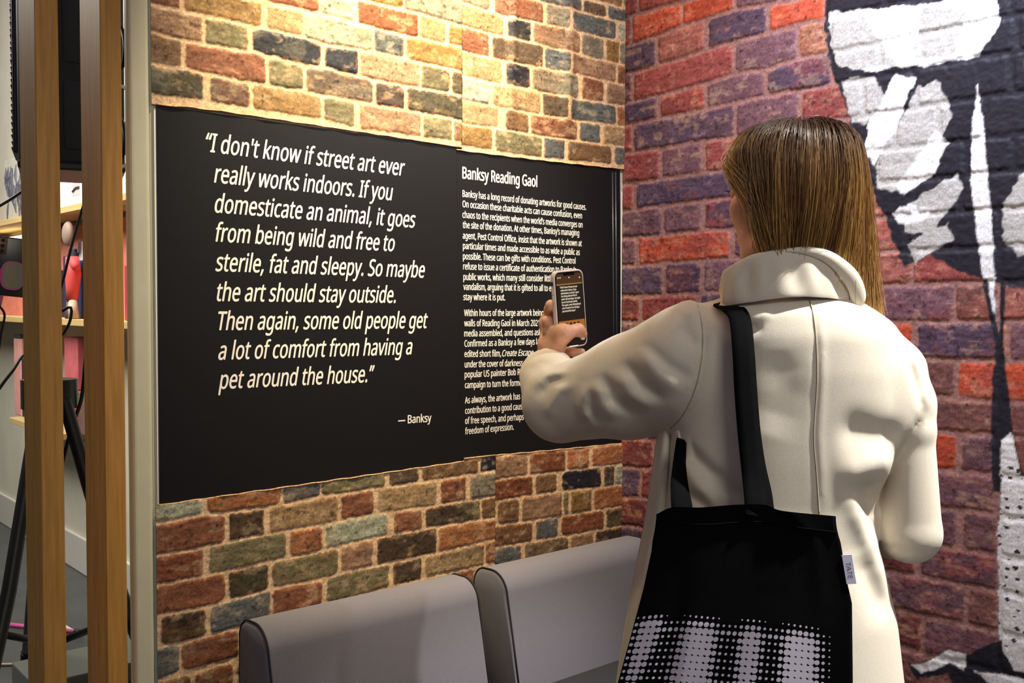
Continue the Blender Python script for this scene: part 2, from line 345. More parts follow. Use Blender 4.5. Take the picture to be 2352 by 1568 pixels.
LL = [
 ([(365, 1150), (740, 1098), (1060, 1052), (1131, 1044)], [(362, 1201), (464, 1180), (514, 1176), (607, 1165), (740, 1139), (776, 1135), (889, 1116), (1006, 1101), (1131, 1080)],
  [(350, 461, 'p'), (472, 642, 'o'), (648, 732, 's'), (736, 881, 'g'), (891, 957, 'n'), (965, 1094, 'b'), (1100, 1140, 'k')]),
 ([(362, 1201), (464, 1180), (514, 1176), (607, 1165), (740, 1139), (776, 1135), (889, 1116), (1006, 1101), (1131, 1080)], [(354, 1277), (514, 1245), (611, 1225), (740, 1204), (776, 1195), (863, 1178), (965, 1165), (1057, 1150), (1131, 1139)],
  [(345, 513, 'r'), (523, 603, 'd'), (616, 773, 'a'), (781, 855, 'r'), (865, 998, 'a'), (1008, 1066, 'r'), (1076, 1140, 'm')]),
 ([(354, 1277), (514, 1245), (611, 1225), (740, 1204), (776, 1195), (863, 1178), (965, 1165), (1057, 1150), (1131, 1139)], [(355, 1343), (474, 1320), (651, 1282), (740, 1264), (776, 1252), (899, 1226), (1006, 1208), (1131, 1189)],
  [(345, 463, 'c'), (477, 654, 'g'), (663, 738, 'o'), (746, 887, 'p'), (901, 965, 'r'), (973, 1099, 'd'), (1103, 1140, 'b')]),
 ([(355, 1343), (474, 1320), (651, 1282), (740, 1264), (776, 1252), (899, 1226), (1006, 1208), (1131, 1189)], [(355, 1413), (474, 1391), (620, 1351), (740, 1329), (776, 1315), (899, 1290), (1006, 1267), (1136, 1236)],
  [(345, 514, 'r'), (523, 614, 'G'), (623, 774, 'g'), (781, 853, 't'), (863, 998, 'd'), (1003, 1140, 'o')]),
 ([(355, 1413), (474, 1391), (620, 1351), (740, 1329), (776, 1315), (899, 1290), (1006, 1267), (1136, 1236)], [(358, 1485), (414, 1474), (477, 1457), (542, 1441), (973, 1326), (1100, 1298), (1136, 1290)],
  [(366, 469, 'd'), (480, 620, 's'), (624, 737, 'r'), (748, 890, 'g'), (899, 964, 'd'), (973, 1108, 'a'), (1111, 1140, 'o')]),
 ([(358, 1485), (414, 1474), (477, 1457), (542, 1441), (973, 1326), (1100, 1298), (1136, 1290)], [(352, 1562), (414, 1541), (527, 1513), (1136, 1345)],
  [(350, 409, 's'), (413, 545, 'r'), (552, 640, 'b'), (650, 900, 'g'), (910, 1036, 'b'), (1044, 1084, 'c'), (1090, 1140, 'a')]),
]
LR = [
 ([(1133, 1045), (1277, 1032), (1424, 1018)], [(1133, 1101), (1207, 1091), (1283, 1082), (1428, 1063)], [(1120, 1207, 't'), (1213, 1294, 'c'), (1299, 1348, 'o'), (1355, 1440, 'o')]),
 ([(1133, 1101), (1207, 1091), (1283, 1082), (1428, 1063)], [(1133, 1149), (1190, 1141), (1277, 1128), (1428, 1112)], [(1120, 1219, 'c'), (1226, 1274, 'b'), (1287, 1375, 'k'), (1382, 1405, 'd'), (1408, 1440, 'p')]),
 ([(1133, 1149), (1190, 1141), (1277, 1128), (1428, 1112)], [(1136, 1205), (1216, 1195), (1285, 1184), (1428, 1160)], [(1139, 1188, 'b'), (1195, 1286, 't'), (1290, 1301, 'g'), (1307, 1353, 'y'), (1359, 1440, 'o')]),
 ([(1136, 1205), (1216, 1195), (1285, 1184), (1428, 1160)], [(1138, 1256), (1220, 1242), (1309, 1227), (1426, 1206)], [(1120, 1218, 'b'), (1227, 1277, 's'), (1285, 1381, 'c'), (1387, 1440, 'G')]),
 ([(1138, 1256), (1220, 1242), (1309, 1227), (1426, 1206)], [(1138, 1308), (1426, 1250)], [(1120, 1192, 's'), (1201, 1300, 'n'), (1307, 1357, 't'), (1363, 1440, 'd')]),
]
mortarL = (196, 164, 130)
def edge_px(pts):
    q = sorted(on_left(*p) for p in pts); xs = [a[0] for a in q]; zs = [a[1] for a in q]
    return lambda s: np.interp(s, xs, zs)
ST = 0.0026
brick_sheet('brick_paper', -1.3845, on_left(1058, 300)[0], edge_px([(357, 241), (487, 254), (740, 291), (1057, 339)]), 2.62, ST, [course_px(on_left, *c) for c in UL], PAL_L, mortarL, 0.0030, 0.0016, wl_left(0.004), wl, m_wallL, 11)
brick_sheet('brick_paper', on_left(1057, 300)[0], -0.006, edge_px([(1045, 345), (1218, 366), (1420, 388)]), 2.62, ST, [course_px(on_left, *c) for c in UR], PAL_L, mortarL, 0.0026, 0.0016, wl_left(0.0062), wl, m_wallL, 23, shade_bulges=((on_left(1172, 150)[0], 0.016, 0.008), (on_left(1300, 150)[0], 0.022, 0.012)))  # bulges added to the sheet to imitate soft vertical shadow bands
brick_sheet('brick_paper', -1.3845, on_left(1134, 1200)[0], 0.02, edge_px([(362, 1159), (740, 1105), (1060, 1059), (1062, 1052), (1134, 1044)]), ST, [course_px(on_left, *c) for c in LL], PAL_L, mortarL, 0.0030, 0.0016, wl_left(0.0062), wl, m_wallL, 37)
brick_sheet('brick_paper', on_left(1133, 1200)[0], -0.006, 0.02, edge_px([(1133, 1045), (1277, 1032), (1426, 1017)]), ST, [course_px(on_left, *c) for c in LR], PAL_L, mortarL, 0.0026, 0.0016, wl_left(0.0078), wl, m_wallL, 43)

m_rim = material('torn_paper_rim', (186, 142, 108), 0.7, 0.2, noise=(160, 0.5))
for px_ in ([(357, 241), (487, 254), (740, 291), (1057, 339)], [(1045, 345), (1218, 366), (1420, 388)], [(362, 1159), (740, 1105), (1060, 1059)], [(1062, 1052), (1134, 1044)], [(1134, 1045), (1277, 1032), (1426, 1017)]):
    q = spline([(on_left(*p)[0], on_left(*p)[1]) for p in px_], 40) if len(px_) > 2 else np.array([on_left(*p) for p in px_])
    MB().tube([(x, -0.0068 - 0.0008 * math.sin(x * 60), z + 0.0008 * math.sin(x * 90)) for x, z in q], 0.0017, 6).build('paper_edge', m_rim, wl, True)

# ---- right wall: brick print with painted stand-in artwork
P = [[(1437, 42), (1522, 18), (1590, 0), (2140, -150)], [(1437, 108), (1513, 83), (1569, 61), (1688, 24), (1820, 3), (2160, -90)],
     [(1437, 172), (1513, 151), (1624, 115), (1702, 93), (1768, 76), (1834, 57), (1894, 44), (2160, -14)],
     [(1435, 238), (1513, 221), (1620, 193), (1690, 170), (1760, 161), (1836, 136), (1904, 123), (2160, 72)],
     [(1428, 291), (1511, 274), (1624, 251), (1768, 219), (1907, 198), (2160, 150)], [(1425, 353), (1522, 341), (1619, 323), (1698, 315), (2160, 239)],
     [(1425, 425), (1553, 407), (1675, 388), (2160, 330)], [(1425, 487), (1522, 473), (1627, 460), (1678, 453), (2160, 408)],
     [(1425, 548), (1525, 540), (1621, 528), (1673, 526), (2160, 490)], [(1425, 612), (1525, 605), (1685, 593), (2160, 572)],
     [(1425, 680), (1527, 677), (1660, 670), (2027, 655), (2254, 649), (2352, 647)], [(1428, 738), (2038, 740), (2272, 738), (2352, 738)],
     [(1428, 800), (2037, 824), (2077, 825), (2352, 829)], [(1428, 868), (2136, 910), (2279, 921)], [(1428, 936), (2136, 988), (2279, 999)],
     [(1428, 1003), (2136, 1077), (2279, 1089)], [(1430, 1072), (1498, 1075), (2141, 1161), (2283, 1181)], [(1430, 1141), (1475, 1143), (2144, 1249), (2289, 1273)],
     [(1428, 1205), (1470, 1210), (2040, 1311), (2115, 1323), (2289, 1356)], [(1428, 1272), (2067, 1401), (2291, 1449)], [(1428, 1340), (2071, 1484), (2146, 1506), (2300, 1542)], [(1428, 1405), (2071, 1566), (2300, 1632)]]
SR = [
 [(1430, 1452, 'R'), (1457, 1567, 'O'), (1571, 1686, 'O'), (1693, 1790, 'v'), (1800, 1900, 'v')],
 [(1430, 1507, 'V'), (1516, 1618, 'S'), (1630, 1760, 'V'), (1770, 1896, 'O'), (1905, 2030, 'v')],
 [(1430, 1453, 'v'), (1460, 1684, 'R'), (1692, 1830, 'v'), (1840, 1905, 't'), (1912, 2100, 'R')],
 [(1425, 1511, 'V'), (1520, 1617, 'R'), (1626, 1756, 'v'), (1766, 1910, 'V'), (1918, 2020, 'N')],
 [(1420, 1453, 'R'), (1460, 1686, 'V'), (1694, 1835, 'v'), (1845, 1980, 'R'), (1990, 2100, 'v')],
 [(1420, 1516, 'R'), (1525, 1611, 'v'), (1623, 1800, 'R'), (1810, 1960, 'N')],
 [(1420, 1456, 'R'), (1465, 1690, 'V'), (1700, 1900, 'v'), (1910, 2010, 'N')],
 [(1420, 1520, 'v'), (1528, 1611, 'v'), (1622, 1760, 'V'), (1770, 1960, 'R'), (1970, 2100, 'S')],
 [(1420, 1462, 'v'), (1471, 1676, 'O'), (1690, 1900, 'v'), (1910, 1990, 'S'), (2000, 2080, 'S')],
 [(1420, 1523, 'V'), (1532, 1609, 'V'), (1619, 1760, 'v'), (1770, 1980, 'R'), (1990, 2094, 'S'), (2101, 2290, 'R')],
 [(1420, 1471, 'e'), (1478, 1600, 'R'), (1612, 1800, 'V'), (1810, 2012, 'R'), (2026, 2190, 'v'), (2198, 2290, 'N'), (2300, 2500, 'S')],
 [(1420, 1502, 'v'), (1512, 1600, 'R'), (1612, 1850, 'V'), (1860, 2096, 'O'), (2111, 2290, 'V'), (2300, 2313, 't'), (2322, 2500, 'v')],
 [(1420, 1560, 'R'), (1570, 1800, 'v'), (1810, 1990, 'R'), (2000, 2192, 'N'), (2203, 2290, 'O'), (2300, 2420, 'O')],
 [(1420, 1500, 'v'), (1510, 1740, 'R'), (1750, 2010, 'v'), (2020, 2290, 'N'), (2324, 2500, 'N')],
 [(1420, 1480, 'e'), (1490, 1700, 'V'), (1710, 2000, 'v'), (2010, 2196, 'O'), (2210, 2285, 'v'), (2300, 2500, 'e')],
 [(1420, 1500, 'e'), (1510, 1700, 'v'), (1710, 2000, 'v'), (2030, 2283, 'v'), (2300, 2500, 'v')],
 [(1420, 1470, 'V'), (1476, 1600, 'e'), (1610, 1990, 'v'), (2005, 2198, 'v'), (2215, 2288, 'v'), (2300, 2500, 'v')],
 [(1420, 1560, 'e'), (1570, 1900, 'e'), (1910, 2102, 'e'), (2118, 2290, 'v'), (2300, 2500, 'v')],
 [(1420, 1600, 'V'), (1610, 2000, 'v'), (2015, 2215, 'v'), (2227, 2290, 'N'), (2300, 2500, 'v')],
 [(1420, 1560, 'v'), (1570, 1990, 'e'), (2005, 2116, 'e'), (2128, 2290, 'v'), (2300, 2500, 'v')],
 [(1420, 1700, 'e'), (1710, 2000, 'v'), (2010, 2400, 'N')],
]
RC = [course_px(on_right, P[i], P[i + 1], SR[i]) for i in range(len(SR))]
_rx = random.Random(12)
for _t, _b, _l in RC:        # carry the bond on along the wall
    y = min(q[1] if q[1] < q[0] else q[0] for q in _l)
    while y > -1.75:
        w = 0.205 if _rx.random() < 0.6 else 0.10; _l.append((y - 0.011, y - w, _rx.choice('vVRSNve'))); y -= w

# generic abstract stand-in for the wall painting: loose black, grey and white brush shapes
def poly_sd(S, Z, pts):
    """signed distance (inside positive) to a polygon"""
    Q = np.array(pts, float); d = np.full(S.shape, 1e9); ins = np.zeros(S.shape, bool); n = len(Q)
    for i in range(n):
        a, b = Q[i], Q[(i + 1) % n]; e = b - a
        wx, wz = S - a[0], Z - a[1]
        t = np.clip((wx * e[0] + wz * e[1]) / max(e @ e, 1e-12), 0, 1)
        d = np.minimum(d, np.hypot(wx - e[0] * t, wz - e[1] * t))
        c = ((a[1] <= Z) != (b[1] <= Z)) & (S < (b[0] - a[0]) * (Z - a[1]) / (b[1] - a[1] + 1e-12) + a[0])
        ins ^= c
    return np.where(ins, d, -d)
WHT, GRY, BLK = (238, 238, 240), (186, 184, 180), (34, 33, 44)
ART = [  # (colour, edge wobble, pixel outline)
 (BLK, .012, [(1890, -300), (2420, -300), (2400, 30), (2352, 150), (2500, 190), (2520, 660), (2330, 660), (2230, 636), (2130, 580), (2080, 610), (2040, 520), (2010, 440), (1975, 330), (1935, 220), (1905, 130), (1895, 20)]),
 (WHT, .010, [(1905, 30), (2060, 18), (2200, 0), (2290, -60), (2300, 60), (2250, 130), (2130, 150), (2060, 155), (1990, 165), (1925, 150)]),
 (GRY, .012, [(1905, 60), (1985, 40), (2060, 150), (1990, 160), (1922, 150)]), (GRY, .012, [(2120, 20), (2230, 10), (2190, 120), (2100, 140)]),
 (GRY, .010, [(1930, 185), (2010, 175), (2040, 230), (1990, 290), (1960, 280)]),
 (WHT, .008, [(2060, 170), (2105, 180), (2060, 300), (2010, 380), (1985, 350), (2000, 280)]),
 (GRY, .010, [(2110, 200), (2160, 190), (2190, 270), (2150, 350), (2080, 440), (2020, 430), (2010, 380), (2060, 300)]),
 (WHT, .008, [(2150, 300), (2180, 330), (2150, 400), (2080, 450), (2060, 430)]),
 (GRY, .010, [(2090, 470), (2200, 400), (2215, 430), (2140, 540), (2080, 530)]),
 (WHT, .008, [(2050, 490), (2090, 470), (2150, 480), (2120, 510), (2065, 515)]),
 (GRY, .010, [(2085, 560), (2180, 510), (2190, 550), (2130, 590), (2105, 610)]),
 (GRY, .010, [(2300, 480), (2352, 400), (2500, 360), (2500, 560), (2340, 590), (2310, 560)]),
 (WHT, .003, [(2247, 195), (2262, 300), (2272, 420), (2282, 540), (2286, 650), (2291, 780), (2283, 760), (2262, 650), (2246, 540), (2232, 420), (2234, 300)]),
 (BLK, .004, [(2256, 640), (2268, 640), (2296, 770), (2300, 640), (2312, 640), (2306, 790), (2330, 1000), (2352, 1090), (2352, 1130), (2280, 1130), (2278, 900), (2288, 800)]),
 (WHT, .006, [(2300, 1010), (2325, 990), (2345, 1090), (2500, 1090), (2500, 1560), (2330, 1540), (2295, 1480), (2292, 1230), (2300, 1120)]),
 (BLK, .010, [(2085, 1516), (2110, 1530), (2180, 1490), (2230, 1500), (2300, 1470), (2330, 1540), (2500, 1570), (2500, 1700), (2230, 1700), (2180, 1540), (2110, 1556)]),
 (WHT, .006, [(2096, 1526), (2140, 1516), (2180, 1492), (2220, 1500), (2216, 1540), (2180, 1520), (2120, 1545)]),
 (WHT, .006, [(2240, 1540), (2330, 1550), (2450, 1590), (2450, 1620), (2280, 1570)]),
]
def paint(S, Z, n1, n2, n4):
    c = np.zeros(S.shape + (3,)); a = np.zeros(S.shape)
    for k, (colr, wob, px) in enumerate(ART):
        pts = [on_right(*q) for q in px]
        sd = poly_sd(S, Z, pts) + wob * 1.6 * (fbm(S * 40, Z * 40, 300 + k, 3) - 0.5) + 0.004 * (n2 - 0.5)
        w = smooth(-0.0022, 0.0022, sd); cc = lin(colr)
        c = c * (1 - w[..., None]) + cc * w[..., None]; a = np.maximum(a, w)
    # spatter on the pale block
    y0, z0 = on_right(2296, 1060); cell = 0.021
    gx, gz = S / cell, Z / cell; ix, iz = np.floor(gx), np.floor(gz)
    px_ = 0.25 + 0.5 * _hash(ix, iz, 78); pz_ = 0.25 + 0.5 * _hash(ix, iz, 79); rr_ = 0.06 + 0.16 * _hash(ix, iz, 77)
    ds = (np.hypot((gx - ix - px_) * 0.62, gz - iz - pz_) < rr_) & (_hash(ix, iz, 80) > 0.35) & (S < y0 + 0.01) & (Z < z0) & (Z > on_right(2300, 1480)[1]) & (c[..., 0] > 0.5)
    c = np.where(ds[..., None], lin((52, 50, 56)), c)
    return c, a
def wr_world(S, Z, H): return np.stack([-0.002 - H, S, Z], -1)
brick_sheet('brick_mural_print', -0.004, -1.70, 0.45, 2.62, 0.0030, RC, PAL_R, (158, 116, 110), 0.0048, 0.0032, wr_world, wr, m_wallR, 71, paint=paint, warp=0.003, fill_h=0.0815, fill_keys='vVRSNve')

# ------------------------------------------------------------------ text panel
m_black = material('black_printed_vinyl', (18, 18, 21), 0.5, 0.2, bump=(38, 0.12, 0.003))
m_letter = material('white_print', (226, 220, 214), 0.55, 0.3)
panel = empty('text_panel', (-0.7, -0.01, 1.37), 'wide black wall panel of white text on the brick wall above the grey sofas', 'text panel')
def sheet_px(name, px, off, th, m, parent):
    q = [on_left(*p) for p in px]
    return MB().prism([(x, -off, z) for x, z in q], (0, -th, 0)).build(name, m, parent)
sheet_px('panel_sheet', [(364, 1160), (1062, 1060), (1060, 341), (357, 242)], 0.003, 0.002, m_black, panel)
sheet_px('panel_sheet', [(1058, 1053), (1424, 1019), (1421, 388), (1045, 346)], 0.0036, 0.0018, m_black, panel)
m_fold = material('black_vinyl_fold', (44, 45, 54), 0.3, 0.5)
fb = MB()
for px_, w in ((1403, 3.2), (1410, 2.6)):
    a = on_left(px_, 388); b = on_left(px_ + 3, 1016)
    fb.tube([(a[0], -0.0066, a[1] - .01), (0.5 * (a[0] + b[0]) + .001, -0.0068, 0.5 * (a[1] + b[1])), (b[0], -0.0064, b[1] + .01)], 0.0022, 8)
fb.build('panel_fold', m_fold, panel, True)
# white paper rims showing beside the sheets
for (p, q, y0, y1, dz) in (((356, 250), (363.5, 1158), -0.0035, -0.0005, 0), ((1424.5, 440), (1424.5, 770), -0.0055, -0.0015, 0), ((1427, 1190), (1427, 1232), -0.0095, -0.0015, .02)):
    a, b = on_left(*p), on_left(*q); sh_ = 0.0035 if p[0] < 400 else 0.0
    MB().box((a[0] - sh_ + (0 if sh_ else .0005), y0, b[1] - dz), (a[0] + (.0005 if sh_ else .0035), y1, a[1])).build('paper_rim', m_white, panel)

FONT_DIR = os.path.join(bpy.utils.system_resource('DATAFILES'), 'fonts')
_fp = os.path.join(FONT_DIR, 'NotoSansHebrew-Regular.woff2')
FONT = bpy.data.fonts.load(_fp) if os.path.exists(_fp) else None
def text_geo(body, weight=0.0):
    """triangles of a line of text, em size 1, baseline on y=0: (verts n x 2, faces); weight thickens the strokes"""
    cu = bpy.data.curves.new('lettering', 'FONT'); cu.body = body; cu.size = 1.0; cu.resolution_u = 4
    if FONT: cu.font = FONT
    o = bpy.data.objects.new('lettering', cu); COL.objects.link(o)
    dg = bpy.context.evaluated_depsgraph_get(); me = bpy.data.meshes.new_from_object(o.evaluated_get(dg))
    bm = bmesh.new(); bm.from_mesh(me); bmesh.ops.triangulate(bm, faces=bm.faces)
    V = np.array([v.co[:] for v in bm.verts])[:, :2]; bm.verts.index_update()
    Fq = np.array([[v.index for v in f.verts] for f in bm.faces])
    bm.free(); bpy.data.objects.remove(o); bpy.data.curves.remove(cu); bpy.data.meshes.remove(me)
    if weight > 0:
        st = [(-1, 0), (1, 0), (0, .6), (0, -.6), (0, 0)]; n = len(V)
        Fq = np.vstack([Fq + k * n for k in range(len(st))]); V = np.vstack([V + np.array(s_) * weight for s_ in st])
    return V, Fq
def layout(lines, cap, weight):
    """lines: (text, (px,py) baseline start, (px,py) baseline end, slant); returns wall-plane verts (x, z) and faces"""
    VV, FF, DD, n = [], [], [], 0
    for body, p0, p1, slant in lines:
        V, Fq = text_geo(body, weight)
        x0, z0 = on_left(*p0); x1, z1 = on_left(*p1)
        k = cap / 0.573; X = V[:, 0].copy(); Y = V[:, 1] * k
        Xs = X * k + slant * Y / 0.60
        Xs = (Xs - Xs.min()) / (Xs.max() - Xs.min())
        DD.append(np.repeat(np.arange(5 if weight > 0 else 1) * 0.00004, len(V) // (5 if weight > 0 else 1)))
        VV.append(np.stack([x0 + Xs * (x1 - x0), z0 + Xs * (z1 - z0) + Y], -1)); FF.append(Fq + n); n += len(V)
    return np.vstack(VV), np.vstack(FF), np.concatenate(DD)
def letters(name, lines, cap, weight, off, parent):
    V, Fq, Dp = layout(lines, cap, weight)
    return mesh_np(name, np.stack([V[:, 0], -off - Dp, V[:, 1]], -1), Fq, m_letter, parent, False), (V, Fq)
IT = 0.16
QUOTE = [("\u201cI don't know if street art ever", (470, 348), (927.5, 404.5), IT), ("really works indoors. If you", (489, 419), (900, 460.5), IT),
 ("domesticate an animal, it goes", (490.6, 487.7), (952, 523), IT), ("from being wild and free to", (492.5, 554.3), (904, 577), IT),
 ("sterile, fat and sleepy. So maybe", (492, 622), (973, 637.5), IT), ("the art should stay outside.", (495.5, 690.8), (906, 695), IT),
 ("Then again, some old people get", (499, 757.5), (980, 752.8), IT), ("a lot of comfort from having a", (498.8, 825.5), (944.5, 813), IT),
 ("pet around the house.\u201d", (498.5, 892.5), (858, 876), IT)]
_, QGEO = letters('quote_lettering', QUOTE, 0.0385, 0.014, 0.0053, panel)
letters('attribution_lettering', [("\u2014 Banksy", (911.5, 973), (988, 967.5), 0)], 0.0195, 0.020, 0.0053, panel)
letters('heading_lettering', [("Banksy Reading Gaol", (1058.6, 409.7), (1230.7, 429.6), 0)], 0.0285, 0.024, 0.0057, panel)
BODY = [("Banksy has a long record of donating artworks for good causes.", (1059, 452), (1343, 482.4), 0), ("On occasion these charitable acts can cause confusion, even", (1059, 475.7), (1333.5, 502), 0),
 ("chaos to the recipients when the world\u2019s media converges on", (1059, 500), (1334.8, 523), 0), ("the site of the donation. At other times, Banksy\u2019s managing", (1059.5, 523.5), (1327, 541.8), 0),
 ("agent, Pest Control Office, insist that the artwork is shown at", (1059.5, 548), (1333, 565.6), 0), ("particular times and made accessible to as wide a public as", (1060, 571.5), (1328.5, 586), 0),
 ("possible. These can be gifts with conditions. Pest Control", (1060, 595.5), (1318.6, 605.6), 0), ("refuse to issue a certificate of authentication to Banksy\u2019s", (1060.5, 618.6), (1320, 626.5), 0),
 ("public works, which many still consider little", (1061, 642.8), (1266, 646.3), 0), ("vandalism, arguing that it is gifted to all to en", (1061, 665.5), (1268, 668.5), 0),
 ("stay where it is put.", (1061, 689), (1157, 689.6), 0),
 ("Within hours of the large artwork being un", (1062.7, 725.6), (1259, 724.6), 0), ("walls of Reading Gaol in March 2021 c", (1063, 749), (1244.5, 748.3), 0),
 ("media assembled, and questions asked", (1063, 772.6), (1250, 769), 0), ("Confirmed as a Banksy a few days la", (1063.5, 796), (1235, 790.5), 0),
 ("under the cover of darkness", (1064, 843.5), (1197.6, 839.7), 0),
 ("ntary by", (1288, 834.6), (1329.3, 832.6), 0), ("popular US painter Bob Ross", (1064, 866.8), (1207, 859.6), 0), ("with the", (1304, 852.5), (1338.4, 850.8), 0),
 ("campaign to turn the former", (1064.5, 891), (1199, 885), 0), ("As always, the artwork has b", (1064.5, 926), (1200, 915.5), 0),
 ("contribution to a good cause, a", (1065, 949.8), (1211, 938), 0), ("of free speech, and perhaps an ob", (1065, 973), (1228, 961.3), 0), ("freedom of expression.", (1065, 996.8), (1176.7, 986), 0)]
BODY += [("edited short film,", (1063.5, 819.5), (1147.5, 818), 0), ("Create Escape", (1150, 818), (1222, 815.5), 0.2)]
letters('body_lettering', BODY, 0.0164, 0.018, 0.0057, panel)

# ------------------------------------------------------------------ sofas
m_sofa = material('grey_wool_upholstery', (106, 103, 113), 0.95, 0.15, noise=(900, 0.16), bump=(1100, 0.5, 0.0006), sheen=0.15)
m_seat = material('dark_grey_upholstery', (42, 42, 46), 0.95, 0.15, noise=(900, 0.16), bump=(1100, 0.5, 0.0006))
m_pipe = material('charcoal_piping', (40, 40, 44), 0.9, 0.2)
m_blackmetal = material('black_powder_coat', (22, 22, 24), 0.4, 0.45)
def back_profile(n=10):
    """(y, z) outline of a backrest seen from its end"""
    pts = [(-0.030, 0.30), (-0.030, 0.66)]
    c = (-0.075, 0.672, 0.045)
    for k in range(n + 1): t = PI * (0 + 0.5 * k / n); pts.append((c[0] + c[2] * math.cos(t), c[1] + c[2] * math.sin(t)))
    c = (-0.102, 0.660, 0.058)
    for k in range(n + 1): t = PI * (0.5 + 0.47 * k / n); pts.append((c[0] + c[2] * math.cos(t), c[1] + c[2] * math.sin(t)))
    pts += [(-0.182, 0.560), (-0.204, 0.45), (-0.212, 0.30)]
    return pts
def make_sofa(x0, x1, label):
    root = empty('sofa', ((x0 + x1) / 2, -0.38, 0), label, 'sofa', None)
    pr = back_profile(); b = MB(); bev = 0.006
    secs = [(x0, 0.012), (x0 + 0.004, 0.004), (x0 + 0.014, 0.0), (x1 - 0.014, 0.0), (x1 - 0.004, 0.004), (x1, 0.012)]
    cy = sum(p[0] for p in pr) / len(pr); cz = sum(p[1] for p in pr) / len(pr)
    rings = []
    for x, ins in secs:
        rg = []
        for (y, z) in pr:
            d = math.hypot(y - cy, z - cz); f = max(0, 1 - ins / d); rg.append(b.bm.verts.new((x, cy + (y - cy) * f, cz + (z - cz) * f)))
        rings.append(rg)
    m = len(pr)
    for i in range(len(rings) - 1):
        for k in range(m): b.bm.faces.new((rings[i][k], rings[i][(k + 1) % m], rings[i + 1][(k + 1) % m], rings[i + 1][k]))
    b.bm.faces.new(rings[0][::-1]); b.bm.faces.new(rings[-1])
    bk = b.build('backrest', m_sofa, root, True, 40)
    for xs in (x0 + 0.006, x1 - 0.006):
        MB().tube([(xs, y, z) for y, z in pr[:-1]], 0.0022, 6).build('piping', m_pipe, bk, True)
    MB().box((x0, -0.76, 0.30), (x1, -0.205, 0.448), 0.03, 4).build('seat', m_seat, root, True, 50)
    MB().box((x0 + .02, -0.74, 0.17), (x1 - .02, -0.035, 0.30), 0.006, 2).build('base_frame', m_seat, root)
    for lx in (x0 + 0.06, x1 - 0.06):
        for ly in (-0.09, -0.69):
            MB().tube([(lx, ly, 0.17), (lx, ly, 0.0)], [0.018, 0.014], 12).build('leg', m_blackmetal, root, True, 60)
    return root
make_sofa(-1.222, -0.662, 'grey upholstered sofa below the long quote, near the wooden posts')
make_sofa(-0.584, -0.030, 'grey upholstered sofa in the room corner, partly hidden by the cream coat')

# ------------------------------------------------------------------ wooden posts
m_wood = material('oiled_pine', (178, 130, 62), 0.5, 0.35, noise=(9, 0.22, (14, 14, 0.7)), bump=(120, 0.06, 0.001))
def post(px, label):
    a = on_plane(px[0], 784, 1, -0.04); b = on_plane(px[1], 784, 1, -0.04); w = b[0] - a[0]
    dl = on_plane(px[2], 784, 0, a[0]); dep = dl[1] + 0.04
    o = MB().box((a[0], -0.04, 0), (b[0], -0.04 + dep, 3.2), 0.0015, 1).build('wooden_post', m_wood)
    return tag(o, label, 'post', 'upright timber posts of the open screen')
post((89.5, 143.5, 53), 'square pine post in front of the black loudspeaker, farther from the wall end')
post((238, 286, 192), 'square pine post right beside the cream end of the brick wall')

# ------------------------------------------------------------------ back room: shelves and what stands on them
m_shelf = material('pale_birch_board', (206, 176, 120), 0.5, 0.3, noise=(6, 0.1, (1, 0.3, 6)))
def shelf(z, y0, y1, label):
    r = empty('wall_shelf', (-0.6, (y0 + y1) / 2, z), label, 'shelf', 'birch shelves on the back room wall')
    MB().box((-0.70, y0, z - 0.030), (-0.502, y1, z), 0.002, 1).build('shelf_board', m_shelf, r)
    n = 4
    for k in range(n):
        y = y0 + 0.25 + (y1 - y0 - 0.5) * k / (n - 1)
        MB().prism([(-0.502, y, z - .03), (-0.66, y, z - .03), (-0.502, y, z - .11)], (0, 0.018, 0)).build('bracket', m_shelf, r)
    return r
ySH = lambda px, py=700: on_plane(px, py, 0, -0.70)[1]
ZU, ZM, ZL = 1.815, 1.300, 0.760
shelf(ZU, 2.0, 6.2, 'topmost birch shelf on the back room wall, under the framed prints')
shelf(ZM, 2.0, 6.2, 'middle birch shelf on the back room wall, holding dark books')
shelf(ZL, 2.9, ySH(17), 'lowest birch shelf on the back room wall, holding pink boxes')
def bar(name, z, y0, y1, x, label):
    m = material('lit_strip', (255, 240, 190), 0.5, emit=((255, 236, 176), 5.0))
    r = empty(name, (x, (y0 + y1) / 2, z), label, 'lamp')
    MB().box((x - .012, y0, z), (x + .012, y1, z + 0.028), .004, 2).build('diffuser', m, r)
    MB().box((x + .012, y0, z), (x + .026, y1, z + 0.028)).build('housing', m_shelf, r)
bar('strip_lamp', ZU, ySH(312), ySH(276), -0.66, 'glowing strip lamp lying on the topmost shelf beside the wall end')
yl = on_plane(15, 552, 0, -0.53)[1]; yr = on_plane(70, 552, 0, -0.53)[1]
bar('strip_lamp', ZU - 0.095, yr, yl, -0.565, 'glowing strip lamp under the topmost shelf beside the pink phone holder')
def flat_item(name, px0, px1, z0, z1, x, th, color, label, cat, rough=0.6, group=None, extra=None):
    """an upright thing standing on a shelf with its broad side to the room: px range gives where along the shelf"""
    y0 = on_plane(px1, 700, 0, x)[1]; y1 = on_plane(px0, 700, 0, x)[1]
    m = material(name + '_colour', color, rough, 0.3, noise=(20, 0.12))
    if extra is None:
        o = MB().box((x, y0, z0), (x + th, y1, z1), min(0.004, th * .2), 1).build(name, m); tag(o, label, cat, group); return o
    r = empty(name, (x, (y0 + y1) / 2, z0), label, cat, group)
    MB().box((x, y0, z0), (x + th, y1, z1), min(0.004, th * .2), 1).build(extra[0], m, r)
    return r, y0, y1
def zpx(px, py, x): return on_plane(px, py, 0, x)[2]
